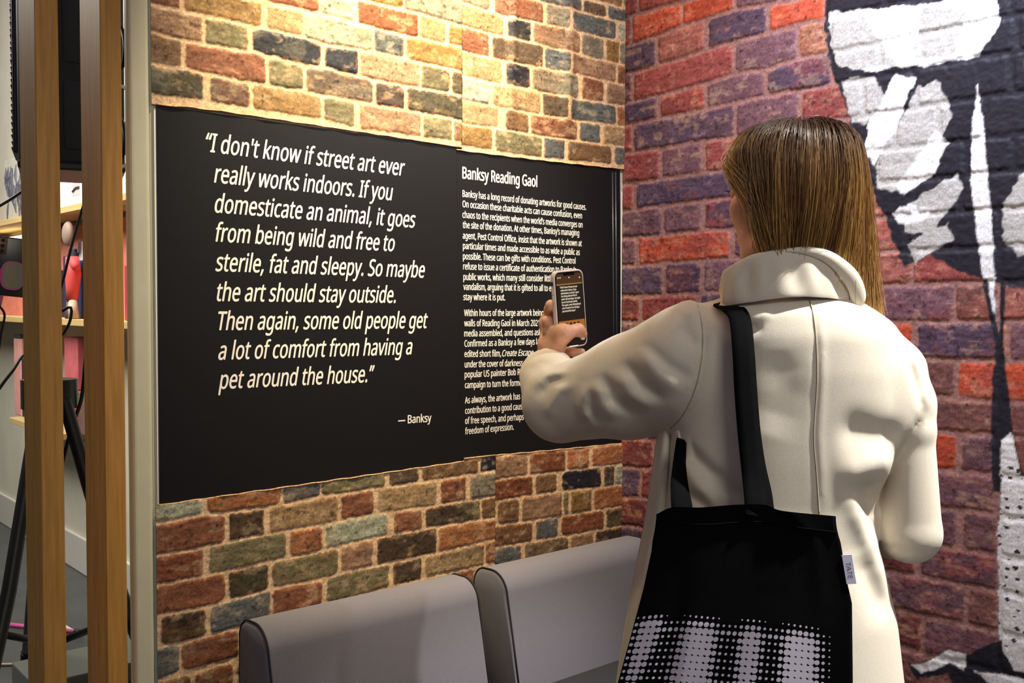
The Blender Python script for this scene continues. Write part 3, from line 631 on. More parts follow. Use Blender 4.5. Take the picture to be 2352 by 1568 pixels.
# framed prints on the top shelf
r, y0, y1 = flat_item('framed_print', 14, 75, ZU, ZU + 0.36, -0.60, 0.02, (190, 186, 176), 'print of grey swirls leaning above the pink phone holder', 'framed print', extra=('mount',))
sw = MB(); rr = random.Random(3)
for k in range(46):
    yy = y1 - 0.045 - rr.random() * (y1 - y0 - 0.07); zz = ZU + 0.07 + rr.random() * 0.22
    sw.tube([(-0.6015, yy + rr.uniform(-.02, .02), zz - .05), (-0.6015, yy, zz), (-0.6015, yy + rr.uniform(-.03, .03), zz + .06)], [0.003, rr.uniform(.006, .014), 0.002], 6)
sw.build('picture', material('slate_ink', (84, 84, 96), 0.6), r)
r, y0, y1 = flat_item('framed_print', 138, 200, ZU, ZU + 0.34, -0.60, 0.02, (216, 212, 214), 'white print with small dark marks seen between the two posts', 'framed print', extra=('mount',))
mk = MB()
ya, za = on_plane(166, 404, 0, -0.6012)[1:]; yb, zb = on_plane(183, 447, 0, -0.6012)[1:]
mk.box((-0.6012, yb, zb), (-0.600, ya, za))
mk.build('picture', material('pale_grey_ink', (176, 172, 178), 0.6), r)
m_ink = material('dark_ink', (50, 48, 54), 0.6)
for (p, q) in (((166, 404), (171, 403)), ((177, 410), (184, 407)), ((167, 440), (174, 432)), ((174, 432), (182, 430)), ((170, 398), (170, 392)), ((183, 407), (183, 394))):
    a = on_plane(*p, 0, -0.602); b = on_plane(*q, 0, -0.602); MB().tube([a, b], 0.006, 6).build('drawn_mark', m_ink, r)
# things on the middle shelf
flat_item('backing_card', 0, 330, ZM, ZM + 0.46, -0.53, 0.01, (232, 140, 122), 'long coral backing card behind the middle shelf books', 'card')
BK = [(146, 158, 0.30, (52, 48, 70), 'dark navy book behind the coral figure'), (158, 171, 0.33, (66, 62, 80), 'tall slate book behind the black cable'), (171, 180, 0.31, (40, 42, 66), 'thin navy book third along from the first post'),
      (180, 197, 0.27, (52, 56, 104), 'blue book beside the second post, below a white card'), (286, 300, 0.235, (176, 60, 70), 'red book seen between the second post and the wall end'), (58, 110, 0.24, (60, 56, 72), 'dark book behind the first post, near the pink phone holder'), (300, 312, 0.17, (70, 54, 56), 'low brown book next to the wall end')]
for p0, p1, h, c, lb in BK: flat_item('book', p0, p1, ZM, ZM + h, -0.625, 0.085, c, lb, 'book', group='books on the middle shelf')
flat_item('white_card', 179, 200, ZM + 0.27, ZM + 0.36, -0.62, 0.012, (226, 228, 234), 'small white card standing on the blue book', 'card')
fig = empty('figurine', (-0.678, ySH(160), ZM), 'coral-coated figurine with round pale head between the posts', 'figurine')
yc = on_plane(165, 640, 0, -0.678)[1]
MB().ball((-0.672, on_plane(157, 535, 0, -0.672)[1], zpx(157, 537, -0.672)), (0.026, 0.050, 0.058), 3).build('head', material('clay', (150, 128, 116), 0.6), fig, True)
tz = [zpx(165, p, -0.678) for p in (600, 630, 660, 690, 732)]
MB().tube([(-0.672, yc + .01, tz[0] + .02), (-0.672, yc + .0, tz[1]), (-0.672, yc + .01, tz[2]), (-0.672, yc + .02, tz[3])], [0.03, 0.036, 0.03, 0.026], 12).tube([(-0.676, yc - .01, tz[0]), (-0.676, yc - .06, tz[0] - .03)], [0.022, 0.018], 10).build('torso', material('coral_cloth', (222, 84, 84), 0.7), fig, True)
MB().tube([(-0.672, yc + .01, tz[3]), (-0.674, yc - .005, ZM)], [0.02, 0.024], 10).build('leg', material('bone', (190, 170, 150), 0.6), fig, True)
MB().tube([(-0.672, yc + .03, tz[3]), (-0.674, yc + .035, ZM)], [0.02, 0.024], 10).build('leg', material('bone2', (120, 100, 92), 0.6), fig, True)
# things on the lowest shelf
for p0, p1, h, c, lb, nm, ct in [(30, 46, 0.42, (224, 158, 150), 'tall pink box with a dark lid on the lowest shelf end', 'box', 'box'), (47, 78, 0.315, (58, 54, 72), 'dark book on the lowest shelf beside the first post', 'book', 'book'),
      (148, 176, 0.20, (170, 62, 76), 'red box low between the posts, behind the tripod hub', 'box', 'box'), (176, 200, 0.20, (120, 92, 84), 'brown box low between the posts, behind the black cable', 'box', 'box')]:
    if h == 0.42:
        r, y0, y1 = flat_item(nm, p0, p1, ZL, ZL + h, -0.64, 0.09, c, lb, ct, extra=('carton',))
        MB().box((-0.642, y0, ZL + h), (-0.548, y1, ZL + h + .02), .002, 1).build('lid', material('dark_lid', (52, 54, 56), 0.5), r)
    else: flat_item(nm, p0, p1, ZL, ZL + h, -0.64, 0.09, c, lb, ct)
flat_item('box', 146, 176, ZL + 0.202, ZL + 0.45, -0.63, 0.08, (206, 104, 112), 'pink box stacked on the red box between the posts', 'box')

# ------------------------------------------------------------------ loudspeaker on tripod
m_spk = material('black_textured_plastic', (30, 31, 33), 0.55, 0.4, bump=(500, 0.3, 0.0006))
m_spkside = material('dark_grey_plastic', (52, 54, 56), 0.6, 0.35, bump=(500, 0.2, 0.0006))
cz = at(40, 384, 2.95)
c0 = np.array([cz[0], cz[1], 0.0]); zbot = at(100, 386, 3.05)[2]; htop = zbot + 0.66
du = _R0 * math.cos(0.42) + _Fh * math.sin(0.42); du = np.array([du[0], du[1], 0]); dv = np.array([-du[1], du[0], 0])   # du: along the side seen, dv: away
spk = empty('loudspeaker', tuple(c0 + du * .15 + np.array([0, 0, zbot])), 'black loudspeaker raised on a tripod behind the wooden posts', 'loudspeaker')
def obox(u0, u1, v0, v1, z0, z1, bev=0.0, seg=2):
    Mx = Matrix(((du[0], dv[0], 0, c0[0]), (du[1], dv[1], 0, c0[1]), (0, 0, 1, 0), (0, 0, 0, 1)))
    return MB().box((u0, v0, z0), (u1, v1, z1), bev, seg, Mx)
obox(0, 0.30, 0, 0.34, zbot, htop, 0.02, 3).build('cabinet', m_spk, spk, True, 40)
obox(0.125, 0.27, -0.006, 0.02, zbot + .05, zbot + .26, 0.01, 2).build('side_panel', m_spkside, spk, True, 40)
obox(0.125, 0.27, -0.006, 0.02, zbot + .31, htop - .05, 0.01, 2).build('side_panel', m_spkside, spk, True, 40)
gr = obox(-0.012, 0.004, 0.02, 0.32, zbot + .035, htop - .03, 0.006, 2).build('grille', material('grille_mesh', (20, 21, 30), 0.5, 0.4), spk)
gd = MB()
for i in range(15):
    for j in range(30):
        v = 0.03 + i * 0.0195 + (0.0097 if j % 2 else 0); z = zbot + .05 + j * 0.0185
        if z < htop - .04 and v < .315:
            q = c0 + du * -0.0135 + dv * v; gd.ball((q[0], q[1], z), 0.0042, 1)
gd.build('grille_stud', material('grille_stud_metal', (66, 68, 78), 0.4, 0.5), gr, True)
obox(0.0, 0.30, -0.004, 0.345, zbot - .012, zbot + .012, 0.006, 2).build('base_plate', m_blackmetal, spk)
hub = at(160, 905, 3.08)
pc = at(114, 905, 3.10); pc = np.array([pc[0], pc[1], 0])
hub_c = np.array([pc[0], pc[1], hub[2]])
stand = empty('tripod_stand', (pc[0], pc[1], 0), 'black tripod stand carrying the loudspeaker behind the posts', 'stand')
MB().tube([(pc[0], pc[1], zbot - .012), (pc[0], pc[1], 0.28)], 0.019, 14).build('pole', m_blackmetal, stand, True)
MB().tube([(pc[0], pc[1], hub[2] + .045), (pc[0], pc[1], hub[2] - .045)], 0.082, 14).build('hub', m_blackmetal, stand, True, 40)
def leg_dir(px, py, depth):
    q = at(px, py, depth); d = q - hub_c; return d
tgt = []
for (px, py, dep) in ((-25, 1568, 2.75), (355, 1568, 2.95)):
    q = at(px, py, dep); d = q - hub_c; k = (0.02 - hub_c[2]) / d[2]; tgt.append(hub_c + d * k)
third = hub_c + np.array([0.12, 0.75, 0]); third[2] = 0.02; tgt.append(third)
ctr = np.array([pc[0], pc[1], 0.30])
for k, e in enumerate(tgt):
    s = hub_c + np.array([0, 0, -.02]); dd = e - s; hor = np.array([dd[0], dd[1], 0]); hor /= np.linalg.norm(hor)
    lg = MB().tube([s + hor * .065, s + dd * .5, e], [0.021, 0.021, 0.019], 12).build('leg', m_blackmetal, stand, True, 50)
    MB().tube([e - dd * .03, e + np.array([0, 0, -.018])], 0.024, 12).build('rubber_foot', material('rubber', (16, 16, 16), 0.8), lg, True, 50)
    MB().tube([ctr, s + dd * 0.60], 0.011, 8).build('brace', m_blackmetal, stand, True)
MB().tube([ctr + np.array([0, 0, .03]), ctr - np.array([0, 0, .03])], 0.028, 12).build('lower_collar', m_blackmetal, stand, True, 50)

# ------------------------------------------------------------------ phone in a pink holder on its own stand
m_pink = material('pink_plastic', (206, 92, 150), 0.4, 0.4)
ph_c = at(26, 613, 2.5)
uh = np.array([_R0[0], _R0[1], 0]); fh = np.array([_Fh[0], _Fh[1], 0])
tilt = 0.10
ux = uh * math.cos(0.5) + fh * math.sin(0.5); uy = np.array([0, 0, 1.0]) * math.cos(tilt) + ux * math.sin(tilt); ux = ux * math.cos(tilt) - np.array([0, 0, 1.0]) * math.sin(tilt); uz = np.cross(ux, uy)
PM = Matrix(((ux[0], uy[0], uz[0], ph_c[0]), (ux[1], uy[1], uz[1], ph_c[1]), (ux[2], uy[2], uz[2], ph_c[2]), (0, 0, 0, 1)))
ph = empty('smartphone', tuple(ph_c), 'dark smartphone with three rear lenses clamped in the pink holder', 'phone')
MB().box((-0.036, -0.074, -0.004), (0.040, 0.074, 0.004), 0.0035, 3, PM).build('phone_body', material('dark_glass_back', (40, 38, 42), 0.25, 0.5), ph, True, 40)
MB().box((-0.034, 0.030, 0.003), (-0.014, 0.071, 0.0062), 0.002, 2, PM).build('camera_plate', material('bronze_plate', (110, 84, 74), 0.35, 0.5, 0.6), ph, True, 40)
for k in range(3):
    q = PM @ Vector((-0.024, 0.064 - k * 0.0135, 0.0058)); q2 = PM @ Vector((-0.024, 0.064 - k * 0.0135, 0.0078))
    MB().tube([q, q2], 0.0048, 16).build('lens', material('lens_glass', (8, 8, 10), 0.08, 0.6), ph, True, 40)
MB().box((-0.0375, -0.06, -0.0045), (-0.0355, 0.073, 0.0045), 0.0008, 1, PM).build('side_rim', material('rose_gold', (190, 140, 110), 0.25, 0.5, 0.9), ph)
hd = empty('phone_holder', (ph_c[0] - .05, ph_c[1] - .02, 0), 'pink phone holder with oval mirror on a slim stand, at left', 'phone holder')
ov = MB()
def oval(z0, z1, a, b, cx, cy):
    pts = [PM @ Vector((cx + a * (abs(math.cos(t)) ** .7) * (1 if math.cos(t) > 0 else -1), cy + b * (abs(math.sin(t)) ** .7) * (1 if math.sin(t) > 0 else -1), z0)) for t in [2 * PI * k / 28 for k in range(28)]]
    v = PM.to_3x3() @ Vector((0, 0, z1 - z0)); return pts, v
pts, v = oval(0.0085, 0.019, 0.027, 0.036, 0.004, -0.022); MB().prism(pts, v).build('oval_rim', m_pink, hd, True, 40)
pts, v = oval(0.0185, 0.0205, 0.0235, 0.0325, 0.006, -0.022); MB().prism(pts, v).build('oval_mirror', material('grey_mirror', (150, 156, 150), 0.12, 0.5, 0.5), hd)
MB().box((-0.075, -0.040, -0.010), (-0.020, -0.006, 0.014), 0.004, 3, PM).build('clamp', m_pink, hd, True, 40)
s0 = PM @ Vector((-0.065, -0.03, 0)); MB().tube([s0, (s0.x - .03, s0.y - .01, s0.z - .12), (s0.x - .05, s0.y, s0.z - .5), (s0.x - .055, s0.y, 0.02)], [0.008, 0.009, 0.010, 0.011], 10).build('stand_pole', m_blackmetal, hd, True)
MB().tube([(s0.x - .055, s0.y, 0.0), (s0.x - .055, s0.y, 0.022)], 0.11, 28).build('stand_foot', m_blackmetal, hd, True, 40)
q0 = PM @ Vector((-0.016, -0.0745, 0)); q1 = PM @ Vector((-0.018, -0.100, 0))
lead = MB().tube([q0, q1], [0.0055, 0.004], 8).build('plug', material('pink_plug', (200, 110, 130), 0.5), hd, True)

# ------------------------------------------------------------------ cables
m_cable = material('black_rubber_cable', (14, 14, 16), 0.5, 0.4)
def cable(label, pts, r=0.0045, m=None, name='cable', n=70):
    o = MB().tube([tuple(p) for p in spline_c(pts, max(n, 70))], r, 8).build(name, m or m_cable, None, True); return tag(o, label, 'cable')
pl = PM @ Vector((-0.018, -0.1005, 0))
cable('black charging cable dangling from the clamped phone', [tuple(pl), at(10, 720, 2.5), at(2, 770, 2.5), at(-12, 900, 2.5), (at(-20, 1000, 2.5)[0], at(-20, 1000, 2.5)[1], 0.01)], 0.003)
cable('black cable rising to the right just below the loudspeaker', [at(-40, 492, 2.75), at(0, 472, 2.8), at(55, 436, 2.85), at(90, 400, 2.9), (c0 + du * .1 + dv * .1 + np.array([0, 0, zbot - .012]))], 0.0045)
cable('black cable running down between the posts in front of coral figurine', [(c0 + du * .27 + dv * .05 + np.array([0, 0, zbot - .012])), at(203, 440, 3.05), at(190, 478, 3.04), at(165, 562, 3.02), at(148, 632, 3.0), at(128, 720, 3.0), at(162, 705, 3.0), at(158, 745, 3.0), at(120, 790, 3.0), at(58, 812, 2.95), at(30, 850, 2.9), at(0, 890, 2.88), at(-40, 960, 2.85), (at(-60, 1000, 2.85)[0], at(-60, 1000, 2.85)[1], 0.005)], 0.0045, n=60)
cable('black cable hanging beside the tripod leg between the posts', [(c0 + du * .28 + dv * .2 + np.array([0, 0, zbot - .012])), at(215, 600, 3.2), at(205, 740, 3.15), at(196, 830, 3.12), at(186, 920, 3.12), at(165, 980, 3.1), at(148, 1045, 3.1), at(110, 1200, 3.1), (at(110, 1250, 3.1)[0], at(110, 1250, 3.1)[1], 0.005)], 0.006, n=40)
for ya, yb_, lb in ((62, 160, 'upper black cable loop bulging past the second post'), (275, 368, 'lower black cable loop bulging past the second post')):
    q = [at(262, ya - 20, 2.75), at(280, ya + 5, 2.72), at(287, (ya + yb_) / 2, 2.7), at(281, yb_ - 8, 2.72), at(262, yb_ + 14, 2.75)]
    r_ = cable(lb, [c0 + du * .312 + dv * .1 + np.array([0, 0, zbot + (390 - ya) * .00125])] + q + [c0 + du * .312 + dv * .12 + np.array([0, 0, zbot + max(.03, (375 - yb_) * .00125)])], 0.006, n=30)
zf = lambda px, py, h=0.006: on_plane(px, py, 2, h)
cable('white cable lying on the grey floor between the posts', [zf(120, 1415), zf(150, 1438), zf(175, 1449), zf(205, 1448), zf(260, 1440)], 0.006, material('white_cable', (206, 204, 200), 0.5))
cable('tan cable lying across the grey floor near the posts', [zf(-20, 1526), zf(60, 1524), zf(148, 1514), zf(205, 1502), zf(300, 1460)], 0.006, material('tan_cable', (160, 140, 116), 0.5))
a_, b_, c_ = zf(0, 1432, .012), zf(172, 1450, .012), zf(188, 1452, .012)
stk = empty('selfie_stick', tuple(a_), 'thin pink stick with a black tip on the floor behind the posts', 'stick')
MB().tube([a_, b_], 0.009, 10).build('rod', m_pink, stk, True); MB().tube([b_, c_], 0.0115, 10).build('tip', m_blackmetal, stk, True, 50)
q = zf(205, 1562, 0); crt = MB().box((q[0] - .22, q[1] - .12, 0), (q[0] + .30, q[1] + .16, 0.075), .006, 2).build('equipment_case', material('grey_green_case', (92, 96, 88), 0.5), None); tag(crt, 'low grey equipment case on the floor behind the second post', 'case')

# ------------------------------------------------------------------ the woman
import openvdb as vdb
def uvw(px, py, w):
    """pixel + horizontal distance from the viewpoint -> (right, height, forward) metres"""
    d = ray(px, py); t = w / float(d @ _Fh); q = CC + t * d
    return np.array([float((q - CC) @ _R0), q[2], w])
def to_world(P):
    P = np.atleast_2d(P)
    q = CC[None, :2] + P[:, :1] * _R0[None, :2] + P[:, 2:3] * _Fh[None, :2]
    return np.concatenate([q, P[:, 1:2]], 1)
def W1(px, py, w): return to_world(uvw(px, py, w))[0]

class Field:
    def __init__(self, u, v, w):
        self.u, self.v, self.w = [np.asarray(a, np.float32) for a in (u, v, w)]
        self.D = np.full((len(u), len(v), len(w)), 1.0, np.float32)
    def block(self, lo, hi):
        sl = []
        for a, l, h in zip((self.u, self.v, self.w), lo, hi):
            i0 = max(0, np.searchsorted(a, l) - 1); i1 = min(len(a), np.searchsorted(a, h) + 1); sl.append(slice(i0, max(i1, i0)))
        return tuple(sl), self.u[sl[0]][:, None, None], self.v[sl[1]][None, :, None], self.w[sl[2]][None, None, :]
    def put(self, sl, d, k, op='union'):
        A = self.D[sl]
        if op == 'union':
            if k > 0:
                h = np.clip(0.5 + 0.5 * (A - d) / k, 0, 1); self.D[sl] = A * (1 - h) + d * h - k * h * (1 - h)
            else: self.D[sl] = np.minimum(A, d)
        else:
            if k > 0:
                h = np.clip(0.5 - 0.5 * (A + d) / k, 0, 1); self.D[sl] = A * (1 - h) - d * h + k * h * (1 - h)
            else: self.D[sl] = np.maximum(A, -d)
    def capsule(self, a, b, ra, rb, k=0.01, op='union', squash=None, pad=0.0):
        a = np.asarray(a, np.float32); b = np.asarray(b, np.float32); m = max(ra, rb) + k + 0.012 + pad
        sl, U, V, Wd = self.block(np.minimum(a, b) - m, np.maximum(a, b) + m)
        e = b - a; L = max(float(e @ e), 1e-9)
        t = np.clip(((U - a[0]) * e[0] + (V - a[1]) * e[1] + (Wd - a[2]) * e[2]) / L, 0, 1)
        d = np.sqrt((U - a[0] - e[0] * t) ** 2 + (V - a[1] - e[1] * t) ** 2 + (Wd - a[2] - e[2] * t) ** 2) - (ra + (rb - ra) * t)
        self.put(sl, d, k, op)
    def chain(self, pts, rad, k=0.01):
        for i in range(len(pts) - 1): self.capsule(pts[i], pts[i + 1], rad[i], rad[i + 1], k)
    def ellipsoid(self, c, r, M=None, k=0.01, op='union'):
        c = np.asarray(c, np.float32); R = max(r); sl, U, V, Wd = self.block(c - R - k - .012, c + R + k + .012)
        x, y, z = U - c[0], V - c[1], Wd - c[2]
        if M is not None: x, y, z = [M[i, 0] * x + M[i, 1] * y + M[i, 2] * z for i in range(3)]
        q = np.sqrt((x / r[0]) ** 2 + (y / r[1]) ** 2 + (z / r[2]) ** 2)
        q2 = np.sqrt((x / r[0] ** 2) ** 2 + (y / r[1] ** 2) ** 2 + (z / r[2] ** 2) ** 2) + 1e-6
        self.put(sl, q * (q - 1) / q2, k, op)
    def bumpline(self, pts, amp, sig, uvonly=True, wlim=None):
        """push the surface out (amp > 0) or in along a polyline seen from behind"""
        P = np.asarray(pts, np.float32); m = 3 * sig
        lo = P.min(0) - m; hi = P.max(0) + m
        if uvonly: lo[2] = wlim[0] if wlim else -9; hi[2] = wlim[1] if wlim else 9
        sl, U, V, Wd = self.block(lo, hi); best = None
        for i in range(len(P) - 1):
            a, b = P[i], P[i + 1]; e = b - a
            if uvonly:
                L = e[0] ** 2 + e[1] ** 2 + 1e-9; t = np.clip(((U - a[0]) * e[0] + (V - a[1]) * e[1]) / L, 0, 1)
                d2 = (U - a[0] - e[0] * t) ** 2 + (V - a[1] - e[1] * t) ** 2
            else:
                L = float(e @ e) + 1e-9; t = np.clip(((U - a[0]) * e[0] + (V - a[1]) * e[1] + (Wd - a[2]) * e[2]) / L, 0, 1)
                d2 = (U - a[0] - e[0] * t) ** 2 + (V - a[1] - e[1] * t) ** 2 + (Wd - a[2] - e[2] * t) ** 2
            # fade towards both ends of the fold
            if len(P) > 1: g = (i + t) / (len(P) - 1); f = np.clip(4 * g, 0, 1) * np.clip(4 * (1 - g), 0, 1)
            q = np.exp(-d2 / sig ** 2) * f
            best = q if best is None else np.maximum(best, q)
        self.D[sl] = self.D[sl] - np.float32(amp) * best
    def mesh(self, name, m, parent, smooth_it=0, iso=0.0):
        g = vdb.FloatGrid(1.0); g.copyFromArray(np.ascontiguousarray(np.clip(self.D, -0.05, 0.05)) if False else np.ascontiguousarray(self.D))
        pts, quads = g.convertToQuads(iso)
        P = np.stack([np.interp(pts[:, i], np.arange(len(a)), a) for i, a in enumerate((self.u, self.v, self.w))], -1)
        V = to_world(P); Q = np.asarray(quads, np.int64)
        a, b, c, d = V[Q[:, 0]], V[Q[:, 1]], V[Q[:, 2]], V[Q[:, 3]]
        if np.einsum('ij,ij->i', a, np.cross(b, c)).sum() + np.einsum('ij,ij->i', a, np.cross(c, d)).sum() < 0: Q = Q[:, ::-1]
        for _ in range(smooth_it):
            acc = np.zeros_like(V); cnt = np.zeros(len(V))
            for i in range(4):
                np.add.at(acc, Q[:, i], V[Q[:, (i + 1) % 4]]); np.add.at(cnt, Q[:, i], 1)
                np.add.at(acc, Q[:, i], V[Q[:, (i - 1) % 4]]); np.add.at(cnt, Q[:, i], 1)
            V = V * 0.5 + 0.5 * acc / np.maximum(cnt, 1)[:, None]
        return mesh_np(name, V, Q, m, parent, True)

m_skin = material('skin', (222, 168, 138), 0.5, 0.4, noise=(40, 0.10), bump=(260, 0.12, 0.0006))
m_coat = material('cream_wool', (227, 217, 198), 0.95, 0.12, noise=(420, 0.05), bump=(1300, 0.4, 0.0006), sheen=0.2)
W0 = 1.66
person = empty('person', tuple(to_world([[uvw(1830, 900, 1.66)[0], 0, 1.66]])[0]), 'person in a cream wool coat holding up a phone, back turned, brown hair', 'person')

# --- body: head, neck, torso, arms, legs in one skin
HC = uvw(1810, 452, W0); psi = math.radians(33)
hf = np.array([-math.sin(psi), 0, math.cos(psi)]); hs = np.array([-math.cos(psi), 0, -math.sin(psi)]); hv = np.array([0, 1.0, 0])
HM = np.stack([hf, hv, hs])     # rows: forward, up, person's left
def H(f, v, s): return HC + hf * f + hv * v + hs * s
def axis(segs):
    out = []
    for lo, hi, st in segs: out.append(np.arange(lo, hi - st * 0.5, st))
    out.append([segs[-1][1]]); return np.concatenate(out)
bu = axis([(0.02, 0.055, .006), (0.055, 0.215, .0016), (0.215, 0.35, .008), (0.35, 0.60, .0026), (0.60, 0.78, .008)])
bv = axis([(0.0, 1.18, .012), (1.18, 1.275, .006), (1.275, 1.415, .0016), (1.415, 1.68, .0026)])
bw = axis([(1.40, 1.54, .008), (1.54, 1.80, .0028), (1.80, 1.99, .007), (1.99, 2.17, .0016), (2.17, 2.22, .006)])
B = Field(bu, bv, bw)
neck0 = H(-0.022, -0.06, 0); neck1 = uvw(1822, 705, 1.68)
sh_l = uvw(1612, 800, 1.73); sh_r = uvw(2035, 835, 1.64); el_l = uvw(1292, 925, 1.925); wr_l = uvw(1261, 842, 2.060); el_r = uvw(2083, 1210, 1.63); wr_r = uvw(1990, 1225, 1.86)
hip = uvw(1810, 1500, 1.67); chest = uvw(1815, 900, 1.67)
B.capsule(neck0, neck1, 0.050, 0.058, 0.02)
B.capsule(neck1, sh_l, 0.05, 0.045, 0.03); B.capsule(neck1, sh_r, 0.05, 0.045, 0.03)
B.chain([uvw(1815, 770, 1.68), chest, uvw(1810, 1180, 1.68), hip], [0.085, 0.10, 0.085, 0.105], 0.04)
B.chain([sh_l, el_l, wr_l], [0.045, 0.036, 0.024], 0.02)
B.chain([sh_r, el_r, wr_r], [0.045, 0.036, 0.024], 0.02)
B.ellipsoid(wr_r + np.array([-.06, 0, .05]), (.05, .03, .06), None, 0.02)
for sx in (-0.085, 0.085):
    hx = hip + np.array([sx, -.02, 0]); kn = np.array([hip[0] + sx, 0.45, 1.66]); an = np.array([hip[0] + sx, 0.06, 1.68])
    B.chain([hx, kn, an], [0.085, 0.055, 0.038], 0.03); B.capsule(an, an + np.array([-.07, -.02, .10]), 0.036, 0.03, 0.02)
# skull and face
B.ellipsoid(H(-0.012, 0.030, 0), (0.098, 0.092, 0.076), HM, 0.01)
B.ellipsoid(H(0.030, -0.035, 0), (0.066, 0.082, 0.061), HM, 0.02)
B.ellipsoid(H(0.066, -0.098, 0), (0.022, 0.020, 0.024), HM, 0.03)
for s in (-1, 1):
    B.ellipsoid(H(0.060, -0.018, 0.040 * s), (0.024, 0.024, 0.024), HM, 0.02)
    B.ellipsoid(H(0.094, 0.010, 0.033 * s), (0.014, 0.012, 0.018), HM, 0.012, 'sub')
    B.ellipsoid(H(0.084, 0.010, 0.032 * s), (0.0125, 0.0125, 0.0125), HM, 0.002)
    B.capsule(H(0.088, 0.030, 0.015 * s), H(0.074, 0.032, 0.052 * s), 0.008, 0.006, 0.012)
    B.ellipsoid(H(-0.008, -0.004, 0.077 * s), (0.018, 0.030, 0.007), HM, 0.006)
    B.ellipsoid(H(-0.004, -0.002, 0.084 * s), (0.009, 0.017, 0.005), HM, 0.004, 'sub')
    B.capsule(H(0.0, -0.075, 0.058 * s), H(0.060, -0.100, 0.02 * s), 0.014, 0.012, 0.02)
B.capsule(H(0.095, 0.012, 0), H(0.116, -0.028, 0), 0.0075, 0.011, 0.012)
B.ellipsoid(H(0.098, -0.056, 0), (0.010, 0.0055, 0.022), HM, 0.006); B.ellipsoid(H(0.096, -0.068, 0), (0.010, 0.006, 0.019), HM, 0.006)
# left hand round the phone
PHC = uvw(1307, 709, 2.05); yaw = math.radians(36); lean = math.radians(5.5)
pr_ = np.array([math.cos(yaw), 0, math.sin(yaw)]); pn = np.array([math.sin(yaw), 0, -math.cos(yaw)]); pu = np.array([0, 1.0, 0])
pr2 = pr_ * math.cos(lean) + pu * math.sin(lean); pu2 = -pr_ * math.sin(lean) + pu * math.cos(lean)
def PH(r, u, n): return PHC + pr2 * r + pu2 * u + pn * n      # phone frame: right, up, out of the screen
hand = lambda px, py, w: uvw(px, py, w)
Wp = hand(1262, 826, 2.066)
I0 = hand(1257, 742, 2.085); M0 = hand(1263, 748, 2.106); R0_ = hand(1270, 764, 2.118); K0 = hand(1279, 786, 2.112)
for q, r in ((I0, .0135), (M0, .014), (R0_, .0135), (K0, .0125)): B.capsule(Wp, q, 0.021, r, 0.012)
T0 = hand(1274, 800, 2.043); T1 = hand(1294, 766, 2.020); T2 = PH(0.007, -0.044, 0.0170); T3 = PH(0.0205, -0.054, 0.0135)
B.capsule(Wp, T0, 0.023, 0.0200, 0.012); B.chain([T0, T1, T2, T3], [0.0200, 0.0158, 0.0118, 0.0100], 0.010)
B.capsule(hand(1258, 790, 2.062), hand(1272, 768, 2.050), 0.019, 0.015, 0.016)
B.capsule(T1, I0, 0.013, 0.013, 0.018)     # web between thumb and index
BK_ = -0.0055
B.chain([I0, hand(1264, 710, 2.076), PH(-0.034, 0.010, BK_ - .0105), PH(-0.010, 0.004, BK_ - .0095), PH(0.008, -0.003, BK_ - .0085)], [.0130, .0112, .0098, .0088, .0080], 0.010)
B.chain([M0, PH(-0.040, -0.022, BK_ - .020), PH(-0.016, -0.022, BK_ - .0105), PH(0.012, -0.026, BK_ - .0085)], [.0128, .0105, .0095, .0082], 0.004)
B.chain([R0_, PH(-0.038, -0.043, BK_ - .022), PH(-0.012, -0.043, BK_ - .0105), PH(0.014, -0.045, BK_ - .0085)], [.0122, .0102, .0092, .0080], 0.004)
B.chain([K0, hand(1294, 806, 2.090), hand(1316, 809, 2.078), hand(1336, 808, 2.074)], [.0118, .0098, .0090, .0078], 0.005)
# skin creases at the thumb joint and wrist, knuckle tendons
for (p0, p1) in (((1303, 752), (1310, 768)), ((1307, 750), (1314, 766)), ((1300, 757), (1306, 773)), ((1284, 796), (1296, 804)), ((1280, 801), (1292, 810))):
    B.bumpline([uvw(*p0, 2.01), uvw(*p1, 2.01)], -0.0009, 0.0018, True, (1.97, 2.06))
B.bumpline([uvw(1258, 790, 2.05), uvw(1262, 760, 2.05), uvw(1264, 742, 2.05)], 0.0016, 0.006, True, (1.98, 2.1))
body = B.mesh('body', m_skin, person, 1)
# lashes, nail, earring
lm = MB()
for k in range(7):
    a_ = H(0.0935, 0.013 + 0.0004 * k, 0.026 + 0.0034 * k); lm.tube(to_world([a_, a_ + hf * 0.003 + hs * 0.002, a_ + hf * 0.0055 + hs * 0.0038 + hv * 0.002]), [0.0007, 0.0006, 0.0002], 5)
lm.build('eyelash', material('lash', (26, 20, 18), 0.6), person)
nl = MB(); q = to_world([PH(0.0175, -0.0635, 0.0165)])[0]; nl.ball(q, (0.0055, 0.0045, 0.0028), 2); nl.build('fingernail', material('nail', (238, 214, 198), 0.25, 0.5), person, True)
er = MB(); ec = H(-0.004, -0.082, 0.073)
ring = [ec + hv * 0.0115 * math.cos(t) + (hf * 0.75 + hs * 0.66) * 0.0095 * math.sin(t) for t in np.linspace(0, 2 * PI, 29)]
er.tube(to_world(np.array(ring)), 0.0007, 6, False).tube(to_world(np.array([ec + hv * .0115, ec + hv * 0.034 + hs * .003])), 0.0005, 6)
er.build('hoop_earring', material('gold', (230, 184, 96), 0.2, 0.5, 1.0), person, True)

